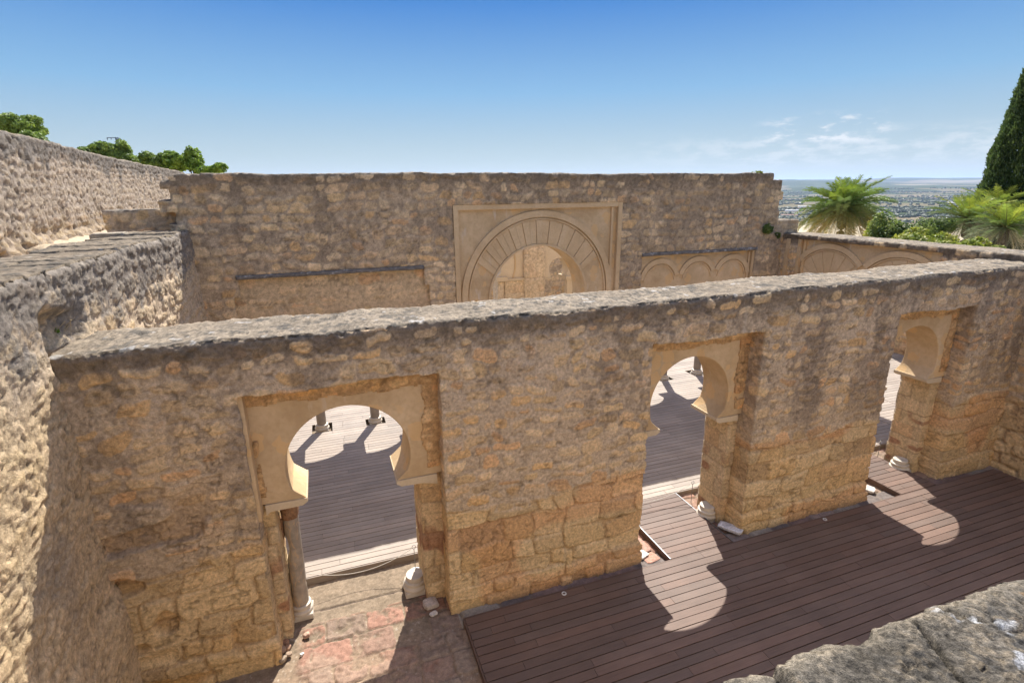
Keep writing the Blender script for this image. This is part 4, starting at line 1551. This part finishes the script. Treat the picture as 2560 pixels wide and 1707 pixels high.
b = MB()
for cy, a_, b_ in ((12.13, 12, 139.5), (9.90, 40.5, 168)):
    ring(b, cy, 3.28, 1.30, 1.46, rad(a_), rad(b_), 0.07, 0.14, 48, RW)
    ring(b, cy, 3.28, 1.24, 1.275, rad(max(a_, 30)), rad(min(b_, 150)), 0.09, 0.14, 48, RW)
o = b.build("archivolt", M_PLAIN, right)
autosmooth(o, 30)
b = MB()
for cy in (12.13, 9.90):
    for i in range(13):
        a0 = rad(25 + 130 * i / 13 + .25)
        a1 = rad(25 + 130 * (i + 1) / 13 - .25)
        P4 = [RW(cy + r * math.cos(a), 0.105 + 0.012 * (i % 2), 3.28 + r * math.sin(a)) for (a, r) in ((a0, .45), (a0, 1.22), (a1, 1.22), (a1, .45))]
        b.quad_prism(P4, (0.03, 0, 0))
b.build("voussoirs", M_PLAIN, right)
b = MB()
b.box(14.82, 14.95, 13.20, 13.32, 0, 4.80)
b.box(14.86, 14.95, 13.05, 13.12, 0, 4.78)
b.box(14.74, 14.82, 13.60, 13.72, 0, 4.78)
b.build("pilaster_strip", M_PLAST, right)

east = thing("rubble_wall", "lit rubble wall at the back of the side room, glimpsed through the farthest doorway on the right", "wall", (21.25, 11, 0))
build_wall("masonry", east, np.arange(5, 15.2, 0.06), np.arange(-0.2, 3.6, 0.06), 0.7, lambda s, t, z: np.stack([21.25 + t, s, z], 1), lambda s, z: s > -99,
           lambda s, z: rubble(s, z, 199, z, 3.6, .6, .6), lambda s, t: captop(s, t, 481), 0.2, M_STONE_FAR, 0.03)

# ================================================================== WALL UNDER THE CAMERA
fg = thing("rubble_wall", "broad lichen-spotted slab top of the wall in the lower right corner", "wall", (5, 0.4, 0))
S = np.concatenate([np.arange(-2.9, 0.55, 0.08), np.arange(0.55, 2.75, 0.0085), np.arange(2.75, 14.8, 0.1)])
Z = np.concatenate([np.arange(-0.2, 4.9, 0.1), np.arange(4.9, 5.19, 0.02), [5.2]])


def top_fg(s, t):
    f1 = fbm(s * 2.2, t * 2.2, 0, 4, 901)
    f2 = fbm(s * 9, t * 9, 0, 5, 902, .62)
    f3 = fbm(s * 40, t * 40, 0, 4, 903, .65)
    f4 = fbm(s * 110, t * 110, 0, 2, 904, .65)
    rs = np.random.RandomState(5)
    sb = np.array([-9, 0.2, 0.98, 1.50, 2.12, 2.9, 3.6, 4.3, 5, 6, 7, 8, 9, 10, 11, 12, 13, 14, 16])
    sw = s + 0.55 * (t - 0.3) * 0.7 + 0.05 * fbm(s * 3, t * 3, 2, 3, 905) + 0.012 * f2
    k = np.clip(np.searchsorted(sb, sw) - 1, 0, len(sb) - 2)
    e = np.minimum(sw - sb[k], sb[k + 1] - sw)
    gap = sst(0.024, 0.004, e + 0.012 * f2)
    lev = np.array([(i * 37 % 11) / 11 - .5 for i in range(len(sb))])[k]
    h = 0.035 * f1 + 0.026 * f2 + 0.012 * f3 + 0.0015 * f4 + lev * 0.05 - gap * 0.10 - 0.03 * sst(.25, .5, f2)
    h = h - 0.05 * sst(0.07, 0.0, t + 0.03 * f1)        # rounded broken rim
    c = 0.36 * np.array((.30, .26, .205)) * (1 + .4 * f2[:, None] + 1.2 * f3[:, None] + .3 * f4[:, None])
    c = lerp(c, np.array((.06, .056, .05)), (sst(-.10, .15, fbm(s * 4, t * 4, 3, 5, 906, .65) + .35 * f3) * .8)[:, None])
    c = lerp(c, np.array((.27, .21, .135)), (sst(.10, .35, f3 + .4 * f2) * .45)[:, None])
    c = c * (1 + .55 * fbm(s * 3, t * 3, 4, 3, 915))[:, None]
    wl = sst(.30, .36, fbm(s * 9, t * 9, 9, 4, 907, .6)) * sst(-.2, .2, f1)
    c = lerp(c, np.array((.42, .42, .42)), (wl * .85)[:, None])
    yl = sst(.26, .40, fbm(s * 5, t * 5, 13, 5, 908, .65))
    c = lerp(c, np.array((.25, .14, .05)), (yl * .75)[:, None])
    c = lerp(c, np.array((.035, .03, .022)), (gap * .7)[:, None])
    rim_s = sst(0.15, 0.0, t)[:, None]  # colour turns paler towards the far rim
    c = lerp(c, np.array((.28, .235, .17)) * (1 + .5 * f3[:, None]), rim_s * .5)
    return h, np.clip(c, .02, .8)


def tw_fg(s, t, z):
    top = sst(4.9, 5.19, z)
    rim = 0.10 * fbm(s * 2.6, 0, 0, 2, 909) + 0.035 * fbm(s * 9, 0, 0, 3, 910) + 0.012 * fbm(s * 30, 0, 0, 2, 911)
    y = 0.882 + 0.035 * (np.clip(s, 0, 4) - 1.6) - t + rim * sst(0.35, 0.0, t)
    y = y - 0.06 * sst(5.2, 5.12, z) * (t < .01)
    return np.stack([s, y, z], 1)


build_wall("masonry", fg, S, Z, 1.25, tw_fg, lambda s, z: s > -99, lambda s, z: (0.01 * fbm(s * 3, z * 3, 0, 3, 3), lerp(np.array((.62, .52, .38)), np.array((.12, .10, .08)), sst(4.5, 4.8, z)[:, None])), top_fg, 0.0085, M_TOPSLAB, 0.0)  # hidden lower face made pale to bounce sunlight onto the arcade wall

# ================================================================== RUINS BEYOND THE PORTAL
far = thing("arcade_wall", "pale ruined wall with small horseshoe arch, glimpsed through the big central portal", "wall", (8, 19.6, 0))
pier("rubble_pier", 7.52, 8.40, 19.58, 20.3, -0.2, 5.0, 651, far, M_STONE_FAR, 0.045, .5)
pier("rubble_footing", 6.70, 7.52, 19.60, 20.3, -0.2, 2.94, 652, far, M_STONE_FAR, 0.045, .45)
pier("jamb", 6.42, 6.70, 19.66, 20.3, -0.2, 2.94, 653, far, M_STONE_FAR, 0.045, .7)
arch_slab("arch_panel", 3.2, 7.52, 5.0, 2.95, [(5.35, 3.45, 1.24, 3.1, 1.02)], 19.72, 20.3, M_PALE, far)
arch_slab("arch_panel", 8.40, 10.4, 5.0, 2.92, [(9.10, 3.27, 0.44, 3.0, 0.36)], 19.72, 20.35, M_PALE, far)
b = MB()
b.box(6.36, 7.50, 19.55, 20.33, 2.93, 3.02)
b.box(6.36, 6.80, 19.55, 20.33, 3.02, 3.10)
b.box(9.36, 10.1, 19.55, 20.4, 2.82, 2.96)
b.box(8.40, 8.76, 19.66, 20.4, 2.86, 2.93)
b.build("impost", M_IMPOST, far)
b = MB()
b.box(9.43, 9.70, 19.60, 19.85, -0.15, 2.82)
b.build("pale_pilaster", M_IMPOST, far)
b = MB()
ring(b, 5.6, 3.6, 1.55, 1.60, rad(-30), rad(60), 19.68, 19.74, 30)
b.build("archivolt", M_PLAIN, far)
far2 = thing("rubble_wall", "dark grey rubble wall seen through the small arch beyond the central portal", "wall", (9.5, 24, 0))
build_wall("masonry", far2, np.arange(6.5, 15, 0.07), np.arange(-0.2, 5.0, 0.07), 0.8, lambda s, t, z: np.stack([s, 23.5 + t, z], 1), lambda s, z: s > -99,
           lambda s, z: rubble(s, z, 198, z, 5.0, .3, 1.4), lambda s, t: captop(s, t, 480), 0.2, M_STONE_FAR, 0.03)

# ================================================================== VEGETATION
def leaf_mat(name, trans=0.40, rough=0.55):
    m, t, b = mat_base(name)
    a = node(t, "ShaderNodeAttribute", attribute_name='albedo')
    t.links.new(a.outputs['Color'], b.inputs['Base Color'])
    b.inputs['Roughness'].default_value = rough
    b.inputs['Specular IOR Level'].default_value = 0.35
    tr = t.nodes.new("ShaderNodeBsdfTranslucent")
    t.links.new(a.outputs['Color'], tr.inputs[0])
    mx = t.nodes.new("ShaderNodeMixShader")
    mx.inputs[0].default_value = trans
    t.links.new(b.outputs[0], mx.inputs[1])
    t.links.new(tr.outputs[0], mx.inputs[2])
    t.links.new(mx.outputs[0], t.nodes['Material Output'].inputs[0])
    return m


M_LEAF = leaf_mat("foliage")
M_PALM = leaf_mat("palm_fronds", 0.3, 0.4)
M_BARK = simple_mat("bark", (.10, .07, .05), 0.95, 0, .1, None, (.05, .035, .025), 12, 1.0)


def leaves(name, blobs, n, size, cols, seed, parent, aspect=1.7, shell=0.55, up_bias=0.3, mat=None):
    """n leaf-sized faces spread through lumpy blobs ((x,y,z),(rx,ry,rz))"""
    rs = np.random.RandomState(seed)
    vol = np.array([b_[1][0] * b_[1][1] * b_[1][2] for b_ in blobs]) ** 0.67
    pick = rs.choice(len(blobs), n, p=vol / vol.sum())
    C = np.array([b_[0] for b_ in blobs])[pick]
    Rr = np.array([b_[1] for b_ in blobs])[pick]
    d = rs.normal(size=(n, 3))
    d /= np.linalg.norm(d, axis=1)[:, None]
    rad_ = shell + (1 - shell) * rs.rand(n) ** 0.6
    lump = 1 + 0.30 * fbm(d[:, 0] * 2.2 + pick * 3.1, d[:, 1] * 2.2, d[:, 2] * 2.2 + pick, 3, seed)
    P = C + d * Rr * (rad_ * lump)[:, None]
    # clumping: drop leaves where a 3D noise is low -> gaps
    g = fbm(P[:, 0] * 1.6 / max(Rr.mean(), .4), P[:, 1] * 1.6 / max(Rr.mean(), .4), P[:, 2] * 2.0 / max(Rr.mean(), .4), 3, seed + 3)
    keep = g > -0.16
    P, d, g, pick = P[keep], d[keep], g[keep], pick[keep]
    n = len(P)
    nrm = d + rs.normal(size=(n, 3)) * 0.7 + np.array((0, 0, up_bias))
    nrm /= np.linalg.norm(nrm, axis=1)[:, None]
    a = np.cross(nrm, rs.normal(size=(n, 3)))
    a /= np.linalg.norm(a, axis=1)[:, None]
    b_ = np.cross(nrm, a)
    sz = size * rs.uniform(0.6, 1.35, n)[:, None]
    V = np.stack([P - a * sz * aspect / 2, P - b_ * sz / 2 + nrm * sz * .12, P + a * sz * aspect / 2, P + b_ * sz / 2 + nrm * sz * .12], 1).reshape(-1, 3)
    F = np.arange(4 * n).reshape(n, 4)
    cols = np.array(cols)
    ci = np.clip(((g + 0.5) * len(cols) + rs.uniform(-.6, .6, n)).astype(int), 0, len(cols) - 1)
    c = cols[ci] * rs.uniform(0.75, 1.25, (n, 1))
    return mesh_obj(name, V, F, mat or M_LEAF, parent, np.repeat(c, 4, 0))


def tree(name, label, cat, base, crown, n, size, cols, seed, group, th=0.16):
    """crown = blobs in world coordinates; trunk with limbs reaching into them"""
    root = thing(name, label, cat, base, 0, group)
    b = MB()
    top = np.mean([c[0] for c in crown], axis=0)
    bx = Vector(base)
    fork = bx.lerp(Vector(top), 0.55)
    b.tube([bx - Vector((0, 0, .3)), bx.lerp(fork, .5) + Vector((.05, .05, 0)), fork], [th, th * .75, th * .55], 8)
    for c, r in crown:
        b.tube([fork, fork.lerp(Vector(c), .55) + Vector((0, 0, .1)), Vector(c) + Vector((0, 0, r[2] * .5))], [th * .5, th * .3, th * .08], 6)
    b.build("trunk", M_BARK, root, True)
    leaves("crown", crown, n, size, cols, seed, root)
    return root


def palm(label, x, y, zbase, zheart, L, nf, seed, cols, droop=1.0, trunk_r=0.22, n_leaf=46, leafl=0.42):
    root = thing("palm_tree", label, "palm", (x, y, zbase), 0, "palms in the garden beyond the right wall")
    rs = np.random.RandomState(seed)
    b = MB()
    pts, rr = [], []
    for i in range(22):
        t_ = i / 21
        pts.append((x + 0.12 * math.sin(t_ * 2), y, lerp(zbase - .3, zheart, t_)))
        rr.append(trunk_r * (1.0 + 0.10 * (i % 2)) * (1.15 - .2 * t_) * (1.25 if t_ > .85 else 1))
    b.tube(pts, rr, 14)
    b.build("trunk", M_BARK, root)
    V, F, C = [], [], []
    cols = np.array(cols)
    Vr = MB()
    for f in range(nf):
        q = (f + .5) / nf
        el_ = rad(lerp(84, -48, q ** 0.85)) + rs.uniform(-.12, .12)
        az_ = f * 2.39996 + rs.uniform(-.25, .25)
        Lf = L * rs.uniform(.85, 1.1) * (0.72 if q < .16 else 1) 
        h = np.array((math.cos(az_), math.sin(az_), 0))
        p = np.array((x + 0.12 * math.sin(2), y, zheart)) + h * 0.12
        ang = el_
        ns = 16
        path = [p.copy()]
        for k in range(ns):
            ang -= droop * (0.045 + 0.06 * k / ns) * (lerp(1.15, .45, min(1, el_ / 1.4)) if el_ > 0 else 0.6)
            p = p + (h * math.cos(ang) + np.array((0, 0, 1)) * math.sin(ang)) * Lf / ns
            path.append(p.copy())
        path = np.array(path)
        Vr.tube([tuple(v) for v in path], [0.025 * (1 - .8 * k / ns) for k in range(ns + 1)], 4, (.25, .22, .09))
        base_c = cols[int(min(len(cols) - 1, max(0, q * len(cols) + rs.uniform(-.8, .8))))] * rs.uniform(.8, 1.25)
        side0 = np.cross(h, (0, 0, 1))
        tw = rs.uniform(-.5, .5)
        for k in range(n_leaf):
            t_ = 0.10 + 0.90 * k / n_leaf
            i0 = min(int(t_ * ns), ns - 1)
            fr = t_ * ns - i0
            q0 = path[i0] * (1 - fr) + path[i0 + 1] * fr
            dr = path[i0 + 1] - path[i0]
            dr /= np.linalg.norm(dr)
            upv = np.cross(side0, dr)
            ll = leafl * (math.sin(math.pi * (0.12 + 0.82 * t_)) ** .6) * rs.uniform(.85, 1.1)
            for sg in (-1, 1):
                dl = side0 * sg * .75 + dr * .62 + upv * (.25 + rs.uniform(-.35, .35)) + np.array((0, 0, -.12)) + side0 * tw * .1
                dl /= np.linalg.norm(dl)
                e = q0 + dl * ll + np.array((0, 0, -.10 * ll))
                w = dr * 0.013 + upv * .006
                i_ = len(V)
                V += [q0 - w, q0 + w, q0 + dl * ll * .6 + w * .8, e]
                F.append((i_, i_ + 1, i_ + 2, i_ + 3))
                cc = base_c * rs.uniform(.85, 1.2)
                C += [cc] * 4
    mesh_obj("fronds", np.array(V), np.array(F), M_PALM, root, np.clip(np.array(C), 0, .8))
    Vr.build("frond_stalks", M_PALM, root)
    return root


PG = [(.22, .29, .04), (.16, .24, .045), (.15, .22, .06), (.20, .24, .07), (.29, .28, .09), (.44, .36, .11), (.52, .42, .22)]
PY = [(.32, .36, .05), (.24, .32, .05), (.19, .27, .07), (.18, .23, .10), (.24, .27, .15), (.32, .31, .20), (.42, .37, .24)]
palm("large feathery palm standing alone just right of the tall wall's end", 32.4, 26, -1, 4.95, 2.95, 115, 3, PG, 1.0, .24, 54, .55)
palm("bushy palm with upright pale fronds, left of the cypress", 38.2, 22, -1, 4.35, 2.3, 80, 4, PY, 0.8, .2, 36, .42)
palm("bright yellow-green palm right in front of the cypress", 44.6, 24, -1, 4.75, 2.5, 80, 5, PY, 0.6, .2, 36, .46)
palm("rightmost palm with a dark bare trunk beside the pale path", 32.5, 17, -1, 4.35, 1.65, 70, 6, PY, 0.75, .15, 34, .34)

GY = [(.09, .13, .03), (.15, .20, .03), (.22, .27, .035), (.29, .31, .045), (.34, .34, .06)]
GG = [(.06, .095, .03), (.09, .14, .035), (.14, .20, .045), (.20, .25, .05)]


def clump(cx, cy, cz, rx, ry, rz, k, seed):
    rs = random.Random(seed)
    out = []
    for i in range(k):
        a = rs.uniform(0, 6.28)
        q = rs.uniform(.15, .8)
        out.append(((cx + rx * q * math.cos(a), cy + ry * q * math.sin(a), cz + rz * rs.uniform(-.5, .55)), (rx * rs.uniform(.32, .5), ry * rs.uniform(.32, .5), rz * rs.uniform(.35, .5))))
    out.append(((cx, cy, cz), (rx * .6, ry * .6, rz * .6)))
    return out


for (x, y, z, rx, ry, rz, n, cols, sd, lab) in (
        (27.6, 20, 3.9, .95, .9, 1.25, 5200, GY, 1, "small round green shrub pressed against the right side of the lone palm"),
        (26.6, 18, 3.9, 1.35, 1.1, 1.35, 9000, GG, 2, "tall green shrub with a pointed tip behind the middle of the right wall"),
        (23.5, 15, 3.95, 1.95, 1.2, .95, 12000, GY, 3, "broad yellow-green shrub spreading behind the right wall, in front of the pointed one"),
        (35.8, 22.5, 3.6, 1.6, 1.0, 1.05, 6000, GG, 4, "small green shrub touching the left side of the bushy palms"),
        (22.1, 12.5, 3.95, 1.15, .8, .75, 8500, GY, 5, "low bright shrub below the bushy palms, behind the right wall's near end"),
        (24.4, 12.9, 3.3, .9, .8, 1.0, 5000, GY, 6, "small bright shrub at the foot of the rightmost palm"),
        (24.0, 12.2, 3.3, .9, .5, .55, 2600, GY, 7, "thin low sprigs on the pale path's edge at the far right"),
        (29.5, 19.5, 3.1, 1.6, 1.4, 1.1, 6000, GG, 8, "dark shrub filling the gap behind the pointed green shrub"),
        (60.5, 33.0, 1.3, 1.3, 1.3, 1.3, 2500, GG, 9, "small round clipped tree standing on the pale ground at the far right edge")):
    tree("shrub", lab, "shrub", (x, y, -1), clump(x, y, z, rx, ry, rz, 9, sd), n, 0.085 if y < 30 else .2, cols, 30 + sd, "shrubs behind the right wall", .07)

GL = [(.09, .15, .03), (.14, .21, .045), (.19, .27, .05), (.25, .33, .06)]
GB = [(.10, .17, .02), (.15, .24, .03), (.21, .31, .04), (.27, .37, .05)]
for (x, y, z, rx, ry, rz, n, cols, sd, lab) in (
        (-21.0, 54, 11.25, 1.8, 1.7, 1.05, 9000, GL, 1, "umbrella-shaped tree highest above the far left wall"),
        (-22.6, 56, 10.75, 1.7, 1.7, 1.0, 6500, GL, 2, "dark tree cut by the left edge of the photo"),
        (-19.7, 52, 10.1, 1.5, 1.4, .95, 6500, GL, 3, "small crown drooping over the wall below the umbrella-shaped tree"),
        (-15.9, 54, 9.75, 1.5, 1.4, 1.15, 8000, GL, 4, "dark green tree just left of the pylon"),
        (-17.0, 54, 9.35, 1.4, 1.4, .8, 5500, GL, 5, "lower shrubby tree left of the one beside the pylon"),
        (-14.9, 54, 8.95, 1.4, 1.4, .8, 5000, GL, 6, "low bushy tree right of the pylon foot"),
        (-12.9, 55, 8.9, 1.3, 1.3, .85, 6500, GL, 7, "round dark tree, first of the group left of the stepped wall end"),
        (-11.4, 55, 8.95, 1.2, 1.2, 1.1, 7000, GB, 8, "light green tree in the middle of the group left of the stepped wall end"),
        (-9.9, 55, 8.9, 1.3, 1.3, 1.3, 8500, GB, 9, "tallest bright tree just left of the tall wall's stepped end"),
        (-8.4, 54, 8.05, 1.35, 1.3, .95, 7500, GB, 10, "yellow-green tree rising right behind the stepped wall end")):
    tree("tree", lab, "tree", (x, y, 4.5), clump(x, y, z, rx, ry, rz, 9, 50 + sd), n, 0.14, cols, 60 + sd, "trees above the high left wall", .16)

# cypress
root = thing("cypress_tree", "tall dark cypress cut off by the right edge of the photo", "tree", (47.0, 24, -1))
b = MB()
b.tube([(47.0, 24, -1.3), (47.0, 24, 8), (47.0, 24, 15)], [.35, .2, .05], 10)
b.build("trunk", M_BARK, root)
rs_ = np.random.RandomState(77)
n = 110000
t_ = rs_.rand(n) ** 0.8
az_ = rs_.rand(n) * 2 * np.pi
zc2 = -0.6 + t_ * 19.6
prof = np.interp(t_, [0, .05, .25, .5, .72, .9, 1], [1.9, 2.35, 2.5, 2.05, 1.45, .75, .05])
lump = 1 + 0.12 * fbm(np.cos(az_) * 2.4, np.sin(az_) * 2.4, zc2 * 0.8, 4, 501) + .10 * fbm(np.cos(az_) * 7, np.sin(az_) * 7, zc2 * 2.2, 3, 502)
rr2 = prof * lump * (1.02 - 0.45 * rs_.rand(n) ** 2)
P = np.stack([47.0 + rr2 * np.cos(az_), 24 + rr2 * np.sin(az_), zc2], 1)
up3 = np.stack([np.cos(az_) * .35, np.sin(az_) * .35, np.ones(n)], 1) + rs_.normal(size=(n, 3)) * .35
up3 /= np.linalg.norm(up3, axis=1)[:, None]
sd3 = np.cross(up3, rs_.normal(size=(n, 3)))
sd3 /= np.linalg.norm(sd3, axis=1)[:, None]
sz = .20 * rs_.uniform(.6, 1.3, n)[:, None]
V = np.stack([P - sd3 * sz * .22, P + sd3 * sz * .22, P + up3 * sz * .7 + sd3 * sz * .2, P + up3 * sz], 1).reshape(-1, 3)
cc = np.array([(.03, .055, .02), (.045, .08, .025), (.07, .11, .03), (.11, .165, .035)])[np.clip((lump - .78) * 9 + rs_.uniform(-.7, .7, n), 0, 3).astype(int)]
mesh_obj("crown", V, np.arange(4 * n).reshape(n, 4), M_LEAF, root, np.repeat(cc, 4, 0))

# little plants rooted in the masonry
def tuft(label, x, y, z, r, n, size, cols, seed, h=1.0):
    o = leaves("wall_plant", [((x, y, z), (r, r * .6, r * h))], n, size, cols, seed, None)
    return tag(o, label, "plant")


tuft("dark green plant rooted high near the right end of the tall wall", 14.02, 13.86, 5.10, .20, 500, .05, GG, 1, .8)
tuft("small dark plant hanging in the corner below the wall-end plant", 14.42, 13.84, 4.86, .13, 260, .045, GG, 2, 1.0)
tuft("thin weeds on the top edge of the tall wall near its right end", 13.45, 14.05, 6.90, .24, 300, .035, GY, 3, .2)
tuft("bright green weed in the broken pocket where the two left walls meet", -3.12, 7.50, 4.93, .05, 260, .035, [(.12, .22, .02), (.18, .30, .03)], 4, 2.2)

# dry grass stalks beside it
b = MB()
rs = random.Random(8)
for i in range(26):
    x, y = -3.12 + rs.uniform(-.08, .12), rs.uniform(7.45, 8.05)
    hh = rs.uniform(.18, .36)
    b.tube([(x, y, 4.78), (x + rs.uniform(-.03, .05), y + rs.uniform(-.03, .03), 4.78 + hh * .6), (x + rs.uniform(-.05, .10), y + rs.uniform(-.06, .06), 4.78 + hh)], [.003, .0025, .006], 4)
tag(b.build("dry_grass", simple_mat("straw", (.42, .33, .20), .9)), "dry straw-coloured stalks next to the green weed in the wall pocket", "grass")

# ================================================================== PYLON AND DISTANCE
root = thing("power_pylon", "lattice power pylon rising behind the trees on the far left", "pylon", (-31.6, 114, 9))
b = MB()
px_, py_, z0, z1 = -31.6, 114, 8.5, 15.5
for (sx, sy) in ((-1, -1), (1, -1), (1, 1), (-1, 1)):
    b.tube([(px_ + sx * .38, py_ + sy * .38, z0), (px_ + sx * .16, py_ + sy * .16, z1)], .05, 5)
nb = 9
for i in range(nb):
    za, zb2 = lerp(z0, z1, i / nb), lerp(z0, z1, (i + 1) / nb)
    wa, wb = lerp(.38, .16, i / nb), lerp(.38, .16, (i + 1) / nb)
    s1 = 1 if i % 2 else -1
    for (ax, ay) in ((1, 0), (0, 1)):
        for sg in (-1, 1):
            if ax:
                b.tube([(px_ - s1 * wa, py_ + sg * wa, za), (px_ + s1 * wb, py_ + sg * wb, zb2)], .03, 4)
            else:
                b.tube([(px_ + sg * wa, py_ - s1 * wa, za), (px_ + sg * wb, py_ + s1 * wb, zb2)], .03, 4)
b.build("mast", M_DARKSTEEL, root)
for (xa, xb, z) in ((-1.4, 0, 15.4), (0, 1.3, 14.4), (-1.0, 0, 13.6)):
    b = MB()
    b.tube([(px_ + xa, py_, z), (px_ + xb, py_, z)], .06, 5)
    e = xa if xa < 0 else xb
    b.tube([(px_ + e, py_, z), (px_ + e, py_, z - .35)], .07, 5)
    b.tube([(px_ + e * .6, py_, z), (px_ + e * .6, py_, z - .3)], .06, 5)
    b.build("crossarm", M_DARKSTEEL, root)

# far-off tree belts of the valley: one mass
rs_ = np.random.RandomState(9)
Vv, Ff, Cc = [], [], []
bm = bmesh.new()
bmesh.ops.create_icosphere(bm, subdivisions=1, radius=1)
iv = np.array([v.co[:] for v in bm.verts])
iff = np.array([[v.index for v in f.verts] for f in bm.faces])
bm.free()
pts = []
for k in range(200):
    az_ = rs_.uniform(rad(38), rad(68))
    d = 1750 * (8.5 / 1.75) ** rs_.rand() ** 1.1
    ln_ = rs_.uniform(60, 420) * d / 2500
    th = rs_.uniform(-.35, .35) + math.pi / 2 - az_ * 1 + math.pi / 2
    nn = int(rs_.uniform(14, 60))
    for i in range(nn):
        q = rs_.uniform(-.5, .5) * ln_
        w = rs_.normal() * 12 * d / 2500
        x = d * math.sin(az_) + q * math.cos(az_) + w * math.sin(az_)
        y = d * math.cos(az_) - q * math.sin(az_) + w * math.cos(az_)
        pts.append((x, y, rs_.uniform(2.5, 6.0) * (1 + d / 9000)))
pts = np.array(pts)
n = len(pts)
zb = terrain_z(pts[:, 0], pts[:, 1])
jit = 1 + rs_.uniform(-.25, .25, (n, len(iv), 1))
sc = np.stack([pts[:, 2] * rs_.uniform(.8, 1.6, n), pts[:, 2] * rs_.uniform(.8, 1.6, n), pts[:, 2]], 1)
V = (iv[None] * jit * sc[:, None, :]) + np.stack([pts[:, 0], pts[:, 1], zb + pts[:, 2] * .5], 1)[:, None, :]
F = (iff[None] + (np.arange(n) * len(iv))[:, None, None]).reshape(-1, 3)
cc = np.array([(.035, .055, .02), (.05, .075, .025), (.075, .10, .035)])[rs_.randint(0, 3, n)]
o = mesh_obj("distant_woodland", V.reshape(-1, 3), F, M_LEAF, None, np.repeat(cc, len(iv), 0))
o['kind'] = 'stuff'

# scattered white buildings of the valley
M_WHITE = simple_mat("whitewashed_wall", (.72, .70, .66), .8)
M_TILE = simple_mat("clay_roof", (.36, .20, .13), .9)
places = ("left of the lone palm", "right of the lone palm", "between the palms")
protos = []
for k in range(20):
    az_ = rs_.uniform(rad(46.5), rad(61.5))
    d = 1900 * (7.5 / 1.9) ** rs_.rand()
    x, y = d * math.sin(az_), d * math.cos(az_)
    z = float(terrain_z(np.array([x]), np.array([y]))[0])
    L_, W_, H_ = rs_.uniform(14, 55) * (1 + d / 7000), rs_.uniform(9, 16), rs_.uniform(4, 8)
    root = thing("farm_building", "pale low farm building far out on the valley plain", "building", (x, y, z), 0, "distant farm buildings on the plain")
    root.rotation_euler = (0, 0, -az_ + rs_.uniform(-.3, .3))
    b = MB()
    b.box(-L_ / 2, L_ / 2, -W_ / 2, W_ / 2, -1, H_)
    b.build("wall", M_WHITE, root, world=False)
    b = MB()
    b.quad_prism([(-L_ / 2, -W_ / 2 - .4, H_), (-L_ / 2, W_ / 2 + .4, H_), (-L_ / 2, 0, H_ + 2)], (L_, 0, 0))
    b.build("roof", M_TILE if k % 3 == 0 else M_WHITE, root, world=False)

# ================================================================== AIR
b = MB()
b.box(-47000, 47000, -47000, 47000, -106, 520)
m = bpy.data.materials.new("valley_air")
m.use_nodes = True
t = m.node_tree
for n_ in list(t.nodes):
    t.nodes.remove(n_)
mo = t.nodes.new("ShaderNodeOutputMaterial")
pv = t.nodes.new("ShaderNodeVolumePrincipled")
pv.inputs['Color'].default_value = (.48, .64, .95, 1)
pv.inputs['Density'].default_value = 0.000032
pv.inputs['Anisotropy'].default_value = 0.3
t.links.new(pv.outputs[0], mo.inputs['Volume'])
o = b.build("haze", m)
o['kind'] = 'stuff'
SC.cycles.volume_step_rate = 10
